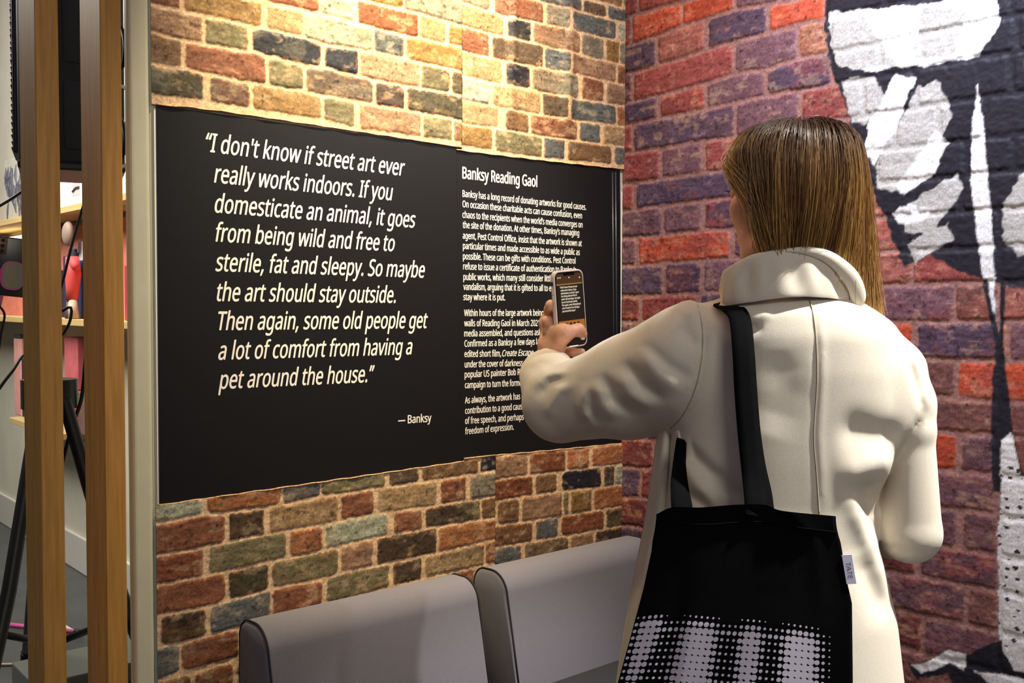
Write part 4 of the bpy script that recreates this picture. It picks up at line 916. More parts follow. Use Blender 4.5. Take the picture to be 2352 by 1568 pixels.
# --- coat
st = 0.004
Cf = Field(np.arange(-0.06, 0.80, st), np.arange(0.42, 1.47, st), np.arange(1.42, 2.20, st))
rows = [(672, 1690, 1945, .085), (690, 1655, 1980, .105), (715, 1625, 2015, .118), (742, 1605, 2052, .125), (770, 1596, 2064, .130), (850, 1588, 2074, .134), (950, 1572, 2078, .134), (1050, 1556, 2060, .132),
        (1150, 1548, 2022, .128), (1230, 1530, 2008, .132), (1300, 1512, 2024, .140), (1400, 1482, 2050, .150), (1568, 1440, 2066, .165), (1900, 1372, 2095, .185), (2300, 1340, 2120, .20)]
WB = 1.53   # silhouettes are read at the widest part
tv, tl, tr_, tw = [], [], [], []
for py, l, r, hw in rows:
    tv.append(uvw(1800, py, 1.64)[1]); tl.append(uvw(l, py, 1.67)[0]); tr_.append(uvw(r, py, 1.63)[0]); tw.append(hw)
o_ = np.argsort(tv); tv, tl, tr_, tw = [np.array(a)[o_] for a in (tv, tl, tr_, tw)]
sl, U, V, Wd = Cf.block((-1, 0.40, 1), (1, 1.43, 3))
vl = np.interp(V, tv, tl); vr = np.interp(V, tv, tr_); vw = np.interp(V, tv, tw)
def sm1(a, s=9):
    k = np.hanning(s); k /= k.sum(); f = a.ravel(); return np.convolve(np.pad(f, s // 2, mode='edge'), k, 'valid').reshape(a.shape).astype(np.float32)
vl, vr, vw = sm1(vl), sm1(vr), sm1(vw)
uc = (vl + vr) / 2; ru = (vr - vl) / 2
wc = 1.675 - 0.16 * (U - uc) + 0.0 * V
x = (U - uc) / ru; y = (Wd - wc) / vw
q = (np.abs(x) ** 2.4 + np.abs(y) ** 2.4) ** (1 / 2.4)
d = (q - 1) * np.minimum(ru, vw)
top = (V - np.interp(U, [uvw(p, 700, 1.64)[0] for p in (1600, 1655, 1700, 1815, 1940, 1990, 2066, 2100)], [uvw(1800, p, 1.62)[1] for p in (700, 692, 672, 662, 672, 692, 748, 790)]))
d = np.maximum(d, top * 0.9)
Cf.D[sl] = d
Sl = uvw(1585, 838, 1.71); Ml = uvw(1448, 888, 1.81); El = uvw(1288, 927, 1.925); Wl = uvw(1256, 858, 2.050)
Cf.capsule(Sl, Ml, 0.106, 0.090, 0.035); Cf.capsule(Ml, El, 0.090, 0.074, 0.03)
# forearm sleeve, cut at the cuff
ax_ = (Wl - El) / np.linalg.norm(Wl - El); cuff = Wl + ax_ * 0.004
m_ = 0.10; slb, Ub, Vb, Wb_ = Cf.block(np.minimum(El, Wl) - m_, np.maximum(El, Wl) + m_)
e = Wl + ax_ * .05 - El; L = float(e @ e); tt = np.clip(((Ub - El[0]) * e[0] + (Vb - El[1]) * e[1] + (Wb_ - El[2]) * e[2]) / L, 0, 1)
dist = np.sqrt((Ub - El[0] - e[0] * tt) ** 2 + (Vb - El[1] - e[1] * tt) ** 2 + (Wb_ - El[2] - e[2] * tt) ** 2)
plane = (Ub - cuff[0]) * ax_[0] + (Vb - cuff[1]) * ax_[1] + (Wb_ - cuff[2]) * ax_[2]
dd = np.maximum(dist - (0.073 - 0.020 * tt), plane)
Cf.put(slb, dd.astype(np.float32), 0.012)
hollow = np.maximum(dist - (0.062 - 0.018 * tt), -(plane + 0.05)); Cf.put(slb, hollow.astype(np.float32), 0.003, 'sub')
# right arm
Sr = uvw(2040, 860, 1.625); Ar = uvw(2082, 985, 1.60); Er = uvw(2090, 1222, 1.605); Wr = uvw(1975, 1215, 1.83)
Cf.capsule(Sr, Ar, 0.062, 0.046, 0.02)
Cf.capsule(Ar, Er, 0.042, 0.049, 0.006); Cf.capsule(Er, Wr, 0.049, 0.042, 0.006)
Cf.ellipsoid(uvw(2100, 925, 1.60), (.031, .034, .036), None, 0.018)
# folds (drawn as seen from behind): (pixel line, depth, height of fold, width)
def fold(px, w, amp, sig, lim=None): Cf.bumpline([uvw(a, b, w) for a, b in px], amp, sig, True, lim or (w - 0.16, w + 0.04))
fold([(1877, 676), (1884, 760), (1884, 860), (1876, 1000), (1882, 1100), (1888, 1190)], 1.55, 0.0020, 0.0055)
fold([(1868, 676), (1872, 760), (1873, 860), (1866, 1000), (1871, 1100), (1876, 1190)], 1.55, -0.0014, 0.005)
fold([(1608, 690), (1606, 780), (1592, 870), (1572, 940), (1548, 998)], 1.66, -0.0040, 0.0048, (1.4, 1.75))
fold([(1590, 700), (1588, 780), (1572, 880), (1552, 950)], 1.66, 0.0025, 0.012, (1.4, 1.75))
fold([(2062, 770), (2080, 830), (2100, 890), (2108, 940), (2090, 985), (2062, 1010)], 1.58, -0.0055, 0.0065)
fold([(2105, 955), (2085, 1000), (2062, 1060), (2044, 1112), (2026, 1160), (2015, 1195)], 1.58, -0.013, 0.009)
fold([(1905, 975), (1960, 985), (2020, 1000), (2070, 980)], 1.56, -0.008, 0.026)
fold([(1900, 1075), (1960, 1078), (2010, 1060), (2050, 1040)], 1.56, 0.006, 0.022)
fold([(1960, 1085), (1985, 1140), (2005, 1200), (2018, 1250)], 1.56, -0.010, 0.017)
fold([(1995, 1100), (2008, 1135), (2004, 1165)], 1.56, -0.006, 0.018)
fold([(1945, 1120), (1965, 1180), (1995, 1240), (2020, 1310), (2050, 1400)], 1.56, 0.007, 0.017)
fold([(1965, 1270), (1990, 1340), (2030, 1420)], 1.56, -0.005, 0.020)
fold([(1560, 1010), (1610, 1060), (1660, 1110), (1720, 1165)], 1.60, -0.010, 0.010)
fold([(1555, 1040), (1590, 1100), (1640, 1165)], 1.60, 0.008, 0.012)
fold([(1590, 1130), (1620, 1165), (1650, 1200)], 1.60, -0.008, 0.010)
fold([(1640, 1070), (1680, 1110), (1712, 1140)], 1.60, -0.006, 0.009)
fold([(1548, 1005), (1520, 1080), (1496, 1200), (1470, 1350), (1445, 1568)], 1.66, -0.014, 0.011, (1.4, 1.75))
fold([(1710, 770), (1730, 755), (1750, 745)], 1.57, -0.006, 0.007)
fold([(1725, 740), (1745, 725), (1775, 718)], 1.57, 0.004, 0.008)
fold([(1640, 720), (1665, 760), (1680, 800)], 1.62, 0.005, 0.012)
fold([(1790, 800), (1800, 900), (1770, 1000)], 1.56, -0.004, 0.03)
for px, a, s in (([(1432, 790), (1470, 838), (1520, 880)], .007, .011), ([(1448, 775), (1490, 820), (1540, 850)], -.006, .009), ([(1392, 835), (1420, 885), (1470, 918)], .0085, .011), ([(1412, 815), (1445, 862), (1495, 900)], -.008, .009),
               ([(1352, 862), (1368, 910), (1400, 948)], .0085, .011), ([(1372, 845), (1394, 900), (1440, 935)], -.008, .009), ([(1338, 872), (1330, 925), (1345, 960)], .007, .009), ([(1352, 880), (1350, 930), (1368, 965)], -.007, .008),
               ([(1318, 868), (1282, 895), (1262, 935), (1258, 965)], .006, .009), ([(1308, 862), (1265, 880), (1235, 920)], -.006, .008), ([(1300, 850), (1255, 862), (1222, 895)], .005, .009), ([(1290, 845), (1245, 845), (1210, 870)], -.004, .008)):
    fold(px, 1.85, a, s, (1.6, 2.02))
fold([(1560, 735), (1580, 700), (1602, 688)], 1.70, 0.008, 0.012, (1.5, 1.8))
fold([(1545, 745), (1565, 770), (1580, 800)], 1.70, -0.008, 0.013, (1.5, 1.8))
fold([(2030, 1262), (2060, 1255), (2090, 1270)], 1.58, -0.003, 0.006)
coat = Cf.mesh('coat', m_coat, person, 2)
def surf_w(u, v):
    i = min(max(int(round((u - Cf.u[0]) / st)), 0), len(Cf.u) - 1); j = min(max(int(round((v - Cf.v[0]) / st)), 0), len(Cf.v) - 1)
    c = Cf.D[i, j]; k = np.where(c < 0)[0]
    if not len(k): return None
    k = k[0]; return float(Cf.w[k] - st * (c[k] / (c[k] - c[k - 1]))) if k > 0 else float(Cf.w[0])
m_seam = material('coat_seam_shade', (176, 164, 142), 0.95, 0.1)  # darker than the wool: the seam's own shadow put into the colour
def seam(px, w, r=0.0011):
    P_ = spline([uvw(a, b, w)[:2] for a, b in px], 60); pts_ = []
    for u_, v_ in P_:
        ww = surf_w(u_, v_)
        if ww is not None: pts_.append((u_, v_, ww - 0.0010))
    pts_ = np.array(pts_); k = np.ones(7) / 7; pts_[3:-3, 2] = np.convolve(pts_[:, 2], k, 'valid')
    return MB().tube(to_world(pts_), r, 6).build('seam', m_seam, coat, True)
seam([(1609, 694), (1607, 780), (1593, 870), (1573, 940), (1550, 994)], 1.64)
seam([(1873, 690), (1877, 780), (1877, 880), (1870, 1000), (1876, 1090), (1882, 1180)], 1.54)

# --- left front of the open coat, hanging away from the body
FE = spline([(1514, 985), (1500, 1080), (1482, 1200), (1462, 1300), (1440, 1420), (1417, 1568), (1372, 1900), (1350, 2150)], 60)
FI = spline([(1562, 985), (1562, 1080), (1556, 1200), (1548, 1300), (1534, 1420), (1516, 1568), (1490, 1900), (1475, 2150)], 60)
sf = np.linspace(0, 1, 22); fl_ = []
for k in range(60):
    g = k / 59.0
    for q in sf:
        px_, py_ = FE[k] * (1 - q) + FI[k] * q
        w_ = 1.745 - 0.075 * q - 0.030 * (0.35 + 0.65 * g) * math.exp(-((q - 0.30) / 0.17) ** 2) + 0.022 * math.exp(-((q - 0.60) / 0.14) ** 2) - 0.012 * q * g
        fl_.append(uvw(px_, py_, w_))
coat_front = mesh_np('coat_front', to_world(np.array(fl_)), grid_faces(60, 22), m_coat, person, True)
so = coat_front.modifiers.new('thickness', 'SOLIDIFY'); so.thickness = 0.005; so.offset = 0

# --- collar: stand with the fall turned up, rolled top edge
CN = uvw(1813, 690, 1.655)
cm = MB(); nth = 61; prof = 11
V_, n_ = [], 0
th = np.linspace(math.radians(-155), math.radians(78), nth)
keys = np.radians([-155, -110, -80, -50, -20, 0, 20, 45, 65, 78])
hb_ = [0.000, -.004, -.010, -.004, .004, .006, .004, -.002, -.006, -.008]          # base height offset
ht_ = [0.045, .048, .055, .075, .083, .083, .078, .062, .040, .022]          # top height
rb_ = [0.104, .108, .110, .109, .107, .106, .107, .109, .109, .108]
rt_ = [0.098, .101, .103, .095, .090, .088, .092, .102, .108, .110]
verts = []
for t in th:
    b0 = np.interp(t, keys, hb_); h0 = np.interp(t, keys, ht_); r0 = np.interp(t, keys, rb_); r1 = np.interp(t, keys, rt_)
    dx, dw = math.sin(t), -math.cos(t)
    ring_ = []
    wav = 0.0025 * math.sin(t * 9) + 0.002 * math.sin(t * 17 + 1)
    for s, ofs in ((0, 0), (0.06, 0.002), (0.3, 0.004 + wav), (0.6, 0.006 + wav), (0.85, 0.0075), (0.97, 0.006), (1.0, 0.000), (0.97, -0.006), (0.85, -0.008), (0.5, -0.010), (0, -0.012)):
        r = r0 + (r1 - r0) * s + ofs; z = b0 + (h0 - b0) * s
        ring_.append((CN[0] + dx * r * 1.02, CN[1] + z, CN[2] + dw * r * 0.90))
    verts.append(ring_)
VV = np.array(verts).reshape(-1, 3); FF = grid_faces(nth, prof)
caps = []
for i in (0, nth - 1):
    for k in range(prof // 2): caps.append([i * prof + k, i * prof + k + 1, i * prof + prof - 2 - k, i * prof + prof - 1 - k])
collar = mesh_np('collar', to_world(VV), np.vstack([FF, np.array(caps)]), m_coat, person, True)
sb = collar.modifiers.new('smooth', 'SUBSURF'); sb.levels = 1; sb.render_levels = 2
# the turned-back fall at the right end of the collar
pathp = [(1806, 579, 1.575), (1850, 582, 1.568), (1895, 596, 1.565), (1930, 624, 1.567), (1952, 655, 1.572), (1960, 685, 1.578), (1950, 706, 1.585)]
path = spline([uvw(*p) for p in pathp], 26); wid = np.interp(np.linspace(0, 1, 26), [0, .3, .6, .85, 1], [.004, .010, .014, .0135, .006])
fv = []
for i in range(26):
    t_ = path[min(i + 1, 25)] - path[max(i - 1, 0)]; t_ /= np.linalg.norm(t_); nrm = np.array([t_[1], -t_[0], 0]); nrm /= np.linalg.norm(nrm) + 1e-9; bn = np.cross(t_, nrm)
    fv.append([path[i] - nrm * wid[i] * 0.55 + nrm * wid[i] * math.cos(a) + bn * 0.0065 * math.sin(a) for a in np.linspace(0, 2 * PI, 13)[:-1]])
FV = np.array(fv).reshape(-1, 3); ff = []
for i in range(25):
    for k in range(12): ff.append([i * 12 + k, i * 12 + (k + 1) % 12, (i + 1) * 12 + (k + 1) % 12, (i + 1) * 12 + k])
fall = mesh_np('collar_fall', to_world(FV), np.array(ff), m_coat, person, True)
sb = fall.modifiers.new('smooth', 'SUBSURF'); sb.levels = 1; sb.render_levels = 1

# --- trousers and shoes below the coat
m_tr = material('dark_trousers', (34, 34, 42), 0.9, 0.1, bump=(900, 0.3, 0.0005))
m_sh = material('black_leather', (24, 22, 22), 0.4, 0.5)
for sx in (-0.085, 0.085):
    T_ = MB(); x0 = hip[0] + sx
    ptsT = to_world([[x0, 0.72, 1.665], [x0, 0.45, 1.66], [x0, 0.25, 1.672], [x0, 0.10, 1.68]])
    T_.tube(ptsT, [0.094, 0.070, 0.060, 0.056], 20); T_.build('trouser_leg', m_tr, person, True, 60)
    sh = MB(); sp = spline([[x0 + .01, 0.045, 1.645], [x0 - .02, 0.045, 1.69], [x0 - .055, 0.038, 1.75], [x0 - .085, 0.032, 1.80]], 12)
    sh.tube(to_world(sp), np.interp(np.linspace(0, 1, 12), [0, .15, .6, .9, 1], [.025, .042, .042, .034, .018]), 14)
    for v in sh.bm.verts: v.co.z = max(v.co.z, 0.0)
    sh.build('shoe', m_sh, person, True, 60)

# --- hair
m_hair = material('ombre_hair', (70, 48, 30), 0.38, 0.55, attr='col')
hk = np.array([-104, -92, -75, -45, -10, 25, 45, 70, 95, 125, 165, 184], float)   # azimuth: 0 towards the viewer, 90 to the right
# for every azimuth: (radius, height above head centre) from the crown down to the tip
G = {
 -104: [(.010, .118), (.044, .112), (.074, .090), (.093, .062), (.105, .036), (.099, .000), (.086, -.040)],
 -92: [(.010, .118), (.046, .113), (.076, .092), (.095, .062), (.104, .030), (.097, -.020), (.083, -.075)],
 -75: [(.010, .118), (.050, .114), (.082, .092), (.099, .055), (.099, -.005), (.090, -.060), (.060, -.115)],
 -45: [(.010, .119), (.054, .116), (.090, .094), (.106, .048), (.106, -.015), (.093, -.070), (.058, -.140)],
 -10: [(.010, .119), (.056, .117), (.097, .094), (.117, .045), (.114, -.022), (.096, -.072), (.058, -.145)],
 25: [(.010, .119), (.058, .117), (.101, .094), (.122, .042), (.120, -.022), (.102, -.075), (.064, -.150)],
 45: [(.010, .119), (.058, .116), (.102, .092), (.123, .040), (.124, -.030), (.116, -.092), (.104, -.155)],
 70: [(.010, .118), (.056, .113), (.098, .086), (.119, .030), (.128, -.050), (.136, -.130), (.147, -.222)],
 95: [(.010, .117), (.054, .109), (.095, .080), (.117, .024), (.128, -.055), (.140, -.142), (.156, -.242)],
 125: [(.010, .116), (.052, .107), (.090, .078), (.108, .024), (.121, -.055), (.133, -.135), (.147, -.228)],
 165: [(.010, .115), (.050, .107), (.084, .082), (.099, .034), (.106, -.040), (.115, -.110), (.124, -.190)],
 184: [(.010, .114), (.048, .107), (.080, .084), (.093, .044), (.098, -.020), (.104, -.090), (.112, -.170)]}
SWEEP = {-104: [0, 0, 0, 3, 26, 46, 56], -92: [0, 0, 0, 4, 26, 48, 58], -75: [0, 0, 0, 6, 24, 38, 46], -45: [0, 0, 0, 3, 8, 12, 14]}   # locks swept back off the cheek
Garr = np.array([[g + (sw,) for g, sw in zip(G[int(k)], SWEEP.get(int(k), [0] * 7))] for k in hk])       # n x 7 x 3
CROWN = np.array([0.018, 0.0])
def hair_pts(phi, tt_, inset, jr, jv, jphi):
    """phi (n,), tt_ (m,) -> positions n x m x 3"""
    i = np.clip(np.searchsorted(hk, phi) - 1, 0, len(hk) - 2); f = ((phi - hk[i]) / (hk[i + 1] - hk[i]))[:, None, None]; f = f * f * (3 - 2 * f) * 0.4 + f * 0.6
    g = Garr[i] * (1 - f) + Garr[i + 1] * f     # n x 7 x 2
    k = g.shape[1]; g = np.concatenate([2 * g[:, :1] - g[:, 1:2], g, 2 * g[:, -1:] - g[:, -2:-1]], 1)
    x_ = tt_ * (k - 1 - 1e-6); j = x_.astype(int); u_ = (x_ - j)[None, :, None]
    p0, p1, p2, p3 = g[:, j], g[:, j + 1], g[:, j + 2], g[:, j + 3]
    c = 0.5 * (2 * p1 + (p2 - p0) * u_ + (2 * p0 - 5 * p1 + 4 * p2 - p3) * u_ ** 2 + (3 * p1 - p0 - 3 * p2 + p3) * u_ ** 3)
    r = c[..., 0] - inset[:, None] * np.minimum(1, tt_[None] * 5) + jr * tt_[None] ** 2; v = c[..., 1] - 0.5 * inset[:, None] + jv * tt_[None] ** 2
    ph_ = np.radians(phi[:, None] + c[..., 2] + jphi * tt_[None])
    cu = CROWN[0] * (1 - np.minimum(1, tt_ * 2.2))[None]
    return np.stack([HC[0] + cu + np.sin(ph_) * r, HC[1] + v, HC[2] - np.cos(ph_) * r * 0.94], -1)
# solid under-layer
ph_u = np.linspace(-104, 184, 90); t_u = np.linspace(0, 1, 30)
U1 = hair_pts(ph_u, t_u, np.full(90, 0.007), 0, 0, 0); U2 = hair_pts(ph_u, t_u, np.full(90, 0.016), 0, 0, 0)
cold = lin((44, 31, 22)); colg = lin((150, 106, 54))
tcol = np.repeat((t_u ** 1.7)[None], 90, 0)[..., None] * 0.55
cu_ = cold * (1 - tcol) + colg * tcol
hu = np.concatenate([U1.reshape(-1, 3), U2.reshape(-1, 3)]); fu = grid_faces(90, 30)
def rimf(idx): return [[idx[i], idx[i + 1], idx[i + 1] + 2700, idx[i] + 2700] for i in range(len(idx) - 1)]
rim_f = rimf(np.arange(30)) + rimf(np.arange(30) + 89 * 30) + rimf(np.arange(90) * 30 + 29)
hair = mesh_np('hair', to_world(hu), np.vstack([fu, fu[:, ::-1] + 2700, np.array(rim_f)]), m_hair, person, True, {'col': np.concatenate([cu_.reshape(-1, 3)] * 2)})
# strands
hr = np.random.default_rng(5); NS = 7000; m_s = 18
phi = hr.uniform(-104, 184, NS); front = hr.random(NS) < 0.10; phi[front] = hr.uniform(-104, -60, front.sum())
clump = np.round(phi / 3.2) * 3.2 + hr.normal(0, 0.6, NS); phi = np.clip(phi * 0.45 + clump * 0.55, -104, 184)
cl_id = np.round(phi / 3.2).astype(int)
tS = np.linspace(0, 1, m_s); lenf = np.where(hr.random(NS) < 0.25, hr.uniform(0.72, 0.95, NS), hr.uniform(0.93, 1.03, NS))
ins = np.abs(hr.normal(0, 0.0045, NS)) - 0.0015
fly = hr.random(NS) < 0.05; ins[fly] = -hr.uniform(0.002, 0.011, fly.sum())
Pst = hair_pts(phi, tS, ins, hr.normal(0, 0.0045, NS)[:, None], hr.normal(0, 0.013, NS)[:, None], hr.normal(0, 6.0, NS)[:, None])
wv_ = np.random.default_rng(3).uniform(0, 6.28, 400)[(cl_id + 60) % 400]
Pst += ((0.0034 + 0.005 * (phi > 50)[:, None] * tS[None]) * np.sin(tS[None] * 8 + wv_[:, None] + hr.normal(0, .5, NS)[:, None]))[..., None] * np.array([1, 0, 1]) * tS[None, :, None]
# trim to each strand's own length
tq = tS[None] * np.minimum(lenf, 1.0)[:, None] * (m_s - 1); i0 = np.clip(tq.astype(int), 0, m_s - 2); fr = (tq - i0)[..., None]
ar = np.arange(NS)[:, None]; Pst = Pst[ar, i0] * (1 - fr) + Pst[ar, i0 + 1] * fr
T_ = np.gradient(Pst, axis=1); T_ /= np.linalg.norm(T_, axis=-1, keepdims=True) + 1e-9
N1 = np.cross(T_, np.array([0.3, 0.2, 0.93])); N1 /= np.linalg.norm(N1, axis=-1, keepdims=True) + 1e-9; N2 = np.cross(T_, N1)
rad = (hr.uniform(0.00035, 0.00075, NS)[:, None] * np.interp(tS, [0, .1, .8, 1], [.7, 1, .9, .25])[None])[..., None]
rings = np.stack([Pst + rad * (N1 * math.cos(a) + N2 * math.sin(a)) for a in (0, 2 * PI / 3, 4 * PI / 3)], 2)   # NS x m x 3 x 3
idx = np.arange(NS * m_s * 3).reshape(NS, m_s, 3); fs = []
for k in range(3): fs.append(np.stack([idx[:, :-1, k], idx[:, :-1, (k + 1) % 3], idx[:, 1:, (k + 1) % 3], idx[:, 1:, k]], -1).reshape(-1, 4))
dark = lin((56, 39, 30)); mid = lin((118, 82, 46)); gold = lin((206, 158, 86)); blond = lin((236, 194, 120))
clr = np.random.default_rng(9).random(400); st_ = clr[(cl_id + 60) % 400]
light = np.clip(0.32 + 1.2 * (st_ - 0.45) + hr.normal(0, 0.24, NS) + 0.7 * (phi < -76) + 0.25 * ((phi > 80) & (phi < 130)), 0, 1)
tt = np.minimum(lenf, 1)[:, None] * tS[None] + 0.16 * (phi < -76)[:, None]
a1 = smooth(0.10, 0.62, tt)[..., None]; a2 = (smooth(0.22, 0.85, tt) * light[:, None])[..., None]; a3 = (smooth(0.35, 0.9, tt) * np.clip(light * 1.6 - 0.8, 0, 1)[:, None])[..., None]
cc = dark * (1 - a1) + mid * a1; cc = cc * (1 - a2) + gold * a2; cc = cc * (1 - a3) + blond * a3
cc = cc * hr.uniform(0.75, 1.2, NS)[:, None, None]
cv = np.repeat(cc[:, :, None, :], 3, 2)
mesh_np('hair_strands', to_world(rings.reshape(-1, 3)), np.vstack(fs), m_hair, hair, True, {'col': cv.reshape(-1, 3)})

# ------------------------------------------------------------------ the phone she holds
m_case = material('pale_pink_case', (236, 222, 214), 0.45, 0.4)
PW2, PH2 = 0.0395, 0.0800
phone = empty('smartphone', tuple(to_world([PHC])[0]), 'smartphone in a pale case held up, its screen showing the black panel', 'phone')
def phone_plate(name, w, h, rr, n0, n1, m, parent, hole=None, cx=0.0, cy=0.0, seg=8):
    pts = []
    for qx, qy, a0 in ((1, 1, 0), (-1, 1, 90), (-1, -1, 180), (1, -1, 270)):
        for k in range(seg + 1):
            a = math.radians(a0 + 90 * k / seg); pts.append((cx + qx * (w - rr) + rr * math.cos(a), cy + qy * (h - rr) + rr * math.sin(a)))
    f = to_world(np.array([PH(x, y, n0) for x, y in pts])); b = to_world(np.array([PH(x, y, n1) for x, y in pts]))
    return MB().prism(f, (b[0] - f[0])).build(name, m, parent, False)
cs = phone_plate('case', PW2, PH2, 0.0135, -0.0055, 0.0058, m_case, phone)
bv_ = cs.modifiers.new('soft', 'BEVEL'); bv_.width = 0.0022; bv_.segments = 3; bv_.limit_method = 'ANGLE'
m_glass = material('phone_glass', (10, 10, 11), 0.12, 0.5)
phone_plate('glass', PW2 - 0.0032, PH2 - 0.0034, 0.0115, 0.0050, 0.0061, m_glass, phone)
def scr(name, c, e=1.0): return material(name, c, 0.3, 0.4, emit=(c, e))
SW, SH = PW2 - 0.0052, PH2 - 0.0054
screen = phone_plate('screen', SW, SH, 0.0095, 0.0058, 0.0064, scr('screen_dark', (30, 26, 22), 0.5), phone)
def srect(name, x0, x1, y0, y1, m, n=0.0066):
    P4 = to_world(np.array([PH(x, y, n) for x, y in ((x0, y0), (x1, y0), (x1, y1), (x0, y1))])); B4 = to_world(np.array([PH(x, y, n - .0001) for x, y in ((x0, y0), (x1, y0), (x1, y1), (x0, y1))]))
    return MB().prism(P4, B4[0] - P4[0]).build(name, m, screen)
yv = lambda py: (709 - py) / 178.0 * 0.160     # picture row on the phone -> height on its face
srect('preview_wall', -SW, SW, yv(651), yv(628), scr('preview_brown', (70, 50, 26), 0.45))
srect('preview_ledge', -SW, SW, yv(653), yv(650), scr('preview_ledge', (150, 112, 60), 0.7))
srect('preview_panel', -SW, SW, yv(735), yv(653), scr('preview_panel', (32, 27, 22), 0.5))
srect('preview_brick', -SW, SW, yv(756), yv(735), scr('preview_brick', (146, 96, 40), 0.6))
for k in range(4): srect('mode_icon', -0.016 + k * 0.010, -0.010 + k * 0.010, yv(745), yv(740), scr('mode_icon_dark', (40, 30, 20), 0.3), 0.0067)
srect('home_bar', -0.011, 0.012, yv(795), yv(793.5), scr('home_white', (240, 240, 240), 0.9), 0.0068)
phone_plate('notch', 0.015, 0.0028, 0.0024, 0.0064, 0.0068, m_glass, screen, cx=0.0, cy=SH - 0.0028)
for x, y in ((-0.029, yv(636)), (-0.0235, yv(636)), (0.0, yv(637)), (0.028, yv(639))): srect('status_icon', x - .0012, x + .0012, y - .0012, y + .0012, scr('icon_white', (220, 220, 214), 0.8), 0.0068)
Vq, Fq = QGEO
xs = (Vq[:, 0] - Vq[:, 0].min()) / (Vq[:, 0].max() - Vq[:, 0].min()); zs = (Vq[:, 1] - Vq[:, 1].min()) / (Vq[:, 1].max() - Vq[:, 1].min())
x_ = -0.026 + xs * 0.053; y_ = yv(716) + zs * (yv(655.5) - yv(716))
mesh_np('preview_lettering', to_world(PHC + x_[:, None] * pr2 + y_[:, None] * pu2 + 0.00675 * pn), Fq, scr('preview_white', (214, 206, 190), 0.8), screen, False)
bt = MB()
def sbtn(n, y0, y1, side, m):
    x0 = side * (PW2 - 0.0006); x1 = side * (PW2 + 0.0012)
    P4 = to_world(np.array([PH(x0, y0, -0.0022), PH(x0, y1, -0.0022), PH(x0, y1, 0.0022), PH(x0, y0, 0.0022)])); B4 = to_world(np.array([PH(x1, y0, -0.0022)]))
    MB().prism(P4, B4[0] - P4[0]).build(n, m, phone)
sbtn('mute_switch', 0.050, 0.058, -1, m_glass); sbtn('volume_button', 0.033, 0.043, -1, m_case); sbtn('volume_button', 0.018, 0.029, -1, m_case); sbtn('power_button', -0.030, 0.002, 1, m_case)

# ------------------------------------------------------------------ tote bag
m_tote = material('black_cotton', (11, 11, 13), 0.9, 0.04, bump=(1400, 0.5, 0.0004), noise=(60, 0.12))
m_print = material('pale_lilac_print', (206, 200, 212), 0.8, 0.15)
tote = empty('tote_bag', tuple(to_world([uvw(1720, 1400, 1.47)])[0]), 'black cotton tote bag with halftone dot print, hanging from the shoulder', 'bag')
NU, NV = 61, 81
TOP = spline([(1508, 1182), (1545, 1166), (1610, 1166), (1690, 1160), (1757, 1160), (1800, 1174), (1920, 1186)], NU)
rowsB = [(0.0, None, None), (0.22, 1500, 1938), (0.45, 1478, 1955), (0.7, 1452, 1957), (1.0, 1405, 1955), (1.35, 1350, 1955)]
def bag_px(s, t):
    """s 0..1 left to right, t 0 at the hem, 1 at y=1568"""
    tx = np.interp(s, np.linspace(0, 1, NU), TOP[:, 0]); ty = np.interp(s, np.linspace(0, 1, NU), TOP[:, 1])
    lx = np.interp(t, [0, .05, .22, .45, .7, 1.0, 1.35], [1508, 1504, 1497, 1478, 1452, 1420, 1375]); rx = np.interp(t, [0, .2, .42, .52, 1, 1.35], [1920, 1934, 1948, 1957, 1959, 1962])
    x0 = lx + (rx - lx) * s
    w = np.clip(t / 0.15, 0, 1); x = tx * (1 - w) + x0 * w
    y = ty * (1 - np.clip(t, 0, 1)) + 1568 * t if np.isscalar(t) else np.where(t < 1, ty * (1 - t) + 1568 * t, 1568 + (t - 1) * 386)
    return x, y
def bag_w(s, t):
    w = 1.505 - 0.045 * s - 0.018 * np.sin(PI * np.clip(s, 0, 1)) * np.clip(t * 1.5, 0.2, 1) + 0.0
    w = w + 0.0045 * np.sin(s * 13 + t * 2.5) * np.clip(t, 0, 1) + 0.006 * np.exp(-((s - 0.165 - 0.03 * t) / 0.045) ** 2) * np.clip(t * 1.6 - .4, 0, 1) - 0.004 * np.exp(-((s - 0.86) / 0.05) ** 2) * (1 - np.clip(t, 0, 1))
    return w
def bag_pt(s, t, off=0.0):
    x, y = bag_px(s, t); P_ = []
    s_, t_ = np.broadcast_arrays(s, t); w = bag_w(s_, t_) - off
    d = CF[None] + ((x - IW / 2) / FPX).ravel()[:, None] * CR[None] - ((y - IH / 2) / FPX).ravel()[:, None] * CU[None]
    k = (w.ravel() / (d @ _Fh))[:, None]; return CC[None] + k * d
ss, tt2 = np.meshgrid(np.linspace(0, 1, NU), np.concatenate([[0, .012], np.linspace(.03, 1.30, NV - 2)]), indexing='ij')
front = bag_pt(ss, tt2); bulge = 0.004 + 0.034 * (np.sin(PI * ss) ** 0.6 * np.clip(tt2 * 2, 0, 1) * (1 - np.clip((tt2 - 1.1) / .2, 0, 1))).ravel()
back = bag_pt(ss, tt2, off=0) + (bulge[:, None] * _Fh[None] * 0.9) + 0.0
nb = NU * NV; fb_ = grid_faces(NU, NV)
side = []
for j in range(NV - 1):
    side.append([j, j + 1, nb + j + 1, nb + j]); k = (NU - 1) * NV + j; side.append([k + 1, k, nb + k, nb + k + 1])
for i in range(NU - 1):
    k = i * NV + NV - 1; side.append([k, k + NV, nb + k + NV, nb + k])
bag = mesh_np('bag_body', np.vstack([front, back]), np.vstack([fb_, fb_[:, ::-1] + nb, np.array(side)]), m_tote, tote, True)
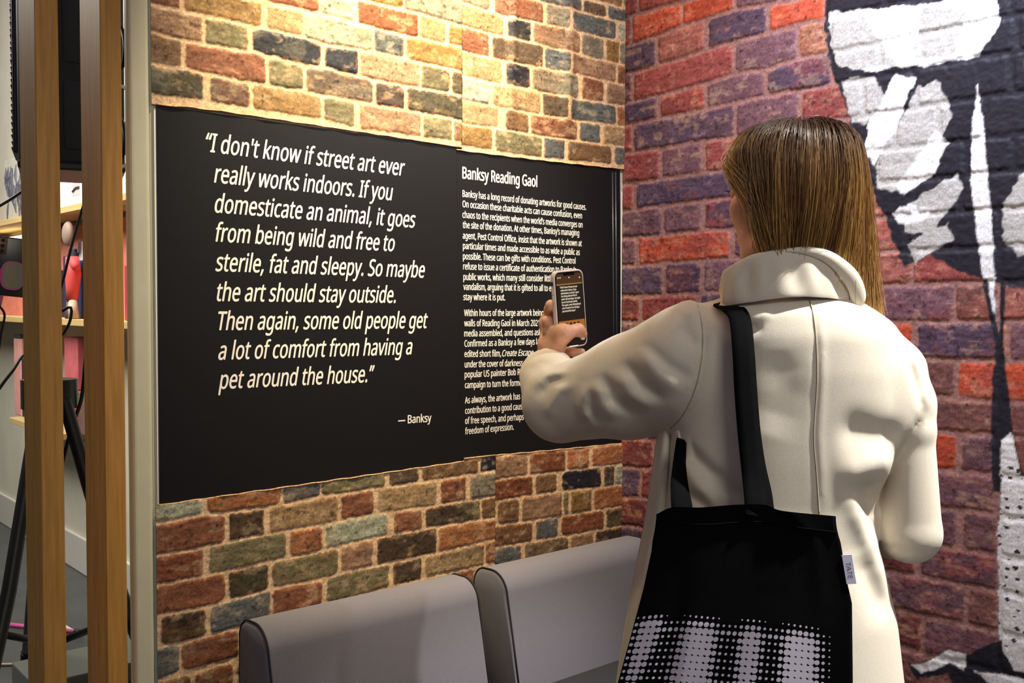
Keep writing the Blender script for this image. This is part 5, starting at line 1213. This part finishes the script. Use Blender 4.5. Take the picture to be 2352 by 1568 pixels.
hem = bag_pt(ss[:, :3] if False else np.linspace(0, 1, NU), np.full(NU, 0.095), 0.0012)
MB().tube(hem, 0.0011, 6).build('hem_stitching', m_tote, tote, True)
# straps
def strap(name, pts, wid, th=0.004, up=None):
    Pp = spline([uvw(*p) for p in pts], 40); fvv = []
    wv = np.interp(np.linspace(0, 1, 40), np.linspace(0, 1, len(wid)), wid)
    for i in range(40):
        t_ = Pp[min(i + 1, 39)] - Pp[max(i - 1, 0)]; t_ /= np.linalg.norm(t_)
        nrm = np.cross(t_, np.array([0.12, 0.25, -1.0])); nrm /= np.linalg.norm(nrm); bn = np.cross(t_, nrm)
        fold_ = 0.0035
        fvv.append([Pp[i] + nrm * wv[i] * a + bn * (b * th + fold_ * (1 if a > 0.28 else 0)) for a, b in ((-.5, -.5), (-.16, -.62), (.16, -.62), (.27, -.55), (.32, -.8), (.5, -.5), (.5, .5), (0, .6), (-.5, .5))])
    A = np.array(fvv).reshape(-1, 3); k = 9; fz = []
    for i in range(39):
        for j in range(k): fz.append([i * k + j, i * k + (j + 1) % k, (i + 1) * k + (j + 1) % k, (i + 1) * k + j])
    return mesh_np(name, to_world(A), np.array(fz), m_tote, tote, True)
strap('strap', [(1640, 735, 1.70), (1655, 712, 1.655), (1680, 706, 1.60), (1700, 730, 1.572), (1708, 800, 1.545), (1714, 900, 1.532), (1722, 1000, 1.522), (1731, 1090, 1.508), (1737, 1150, 1.487), (1738, 1185, 1.476)], [.030, .032, .034, .036, .036, .037, .037, .036, .036, .036])
strap('strap', [(1668, 712, 1.645), (1690, 706, 1.612), (1708, 740, 1.582), (1718, 850, 1.552), (1726, 960, 1.538), (1738, 1060, 1.526), (1752, 1130, 1.512), (1758, 1175, 1.500)], [.020, .022, .024, .024, .026, .028, .030, .030])
strap('strap', [(1566, 1010, 1.640), (1562, 1060, 1.600), (1562, 1110, 1.556), (1566, 1150, 1.522), (1568, 1185, 1.503)], [.018, .022, .030, .034, .034])
# sewn-in side label
lb_ = [bag_pt(np.array([1.0]), np.array([t]))[0] for t in (0.23, 0.405)]
RW = np.array([_R0[0], _R0[1], 0])
qa, qb = lb_[0], lb_[1]; out = RW * 0.0125 + np.array([0, 0, 0.0008]); tow = -_Fh * 0.0015
tl_ = MB().prism([qa - RW * .002 + tow, qa + out + tow, qb + out + tow, qb - RW * .002 + tow], _Fh * 0.0012).build('side_tag', material('white_tag', (206, 204, 226), 0.7, 0.2), tote)
try:
    Vt, Ft = text_geo('TATE', 0.0); X = (Vt[:, 0] - Vt[:, 0].min()) / (Vt[:, 0].max() - Vt[:, 0].min()); Y = Vt[:, 1] / 0.573
    dn = (qb - qa); L_ = np.linalg.norm(dn); dn = dn / L_; ot = RW
    Pt = qa + tow * 1.15 + dn * 1 * (L_ * 0.24 + X[:, None] * L_ * 0.56) + ot * (0.0015 + (1 - 0) * 0.0085 * Y[:, None] * 0.85)
    mesh_np('tag_lettering', Pt, Ft, material('tag_ink', (40, 40, 60), 0.7), tl_, False)
except Exception: pass
# halftone print: rows of dots; a letter is where the dots swell
NCOL, S0, DS = 36, 0.010, 0.0269
dots_V, dots_F, nv_ = [], [], 0
def bump(x, c, w): return np.exp(-((x - c) / w) ** 2)
for j in range(13):
    t = 0.615 + 0.0395 * j
    for i in range(NCOL):
        s = S0 + DS * i
        if s > 0.945: continue
        t = 0.615 + 0.0395 * j + 0.11 * max(0.0, s - 0.22)
        c1 = 2.6 - 0.10 * j; w1 = 2.2 - 0.09 * j
        b1 = bump(i, c1, max(w1, 1.0)) * (1.0 if j < 5 else max(0.55, 1 - 0.07 * (j - 4)))
        b2 = bump(i, 11.2 - 0.04 * j, 2.6 + 0.05 * j); b3 = bump(i, 19.8, 2.0 - 0.05 * max(0, j - 3)); b4 = bump(i, 28.2, 2.7)
        b2, b4 = min(1, b2 * 1.35), min(1, b4 * 1.35)
        base = 0.13 if 3 < i < 33 else 0.02
        bar_ = (0.42 if 4 < i < 32 else 0.0) * bump(j, 1.7, 1.0)
        lum = max(b1, b2, b3, b4, bar_, base)
        fade = np.interp(j, [0, 1, 2, 3], [0.10, 0.46, 0.85, 1.0]) if i > 4 else np.interp(j, [0, 1, 2], [0.26, 0.95, 1.0])
        rad_ = 0.0056 * math.sqrt(max(lum * fade, 0))
        if rad_ < 0.0009: continue
        ang = np.linspace(0, 2 * PI, 17)[:-1]
        ds_ = rad_ / 0.324; dt_ = rad_ / 0.257
        # a unit step in s and t on this bag is about 0.324 m and 0.257 m
        cs_, ct_ = s + ds_ * np.cos(ang), t + dt_ * np.sin(ang)
        if cs_.min() < 0.002: cs_ = np.maximum(cs_, 0.002)
        off = 0.0008 + 0.00003 * ((i + j) % 2)
        P_ = bag_pt(np.append(cs_, s), np.append(ct_, t), off)
        dots_V.append(P_); dots_F += [[nv_ + k, nv_ + (k + 1) % 16, nv_ + 16] for k in range(16)]; nv_ += 17
mesh_np('dot_print', np.vstack(dots_V), np.array(dots_F), m_print, tote, True)
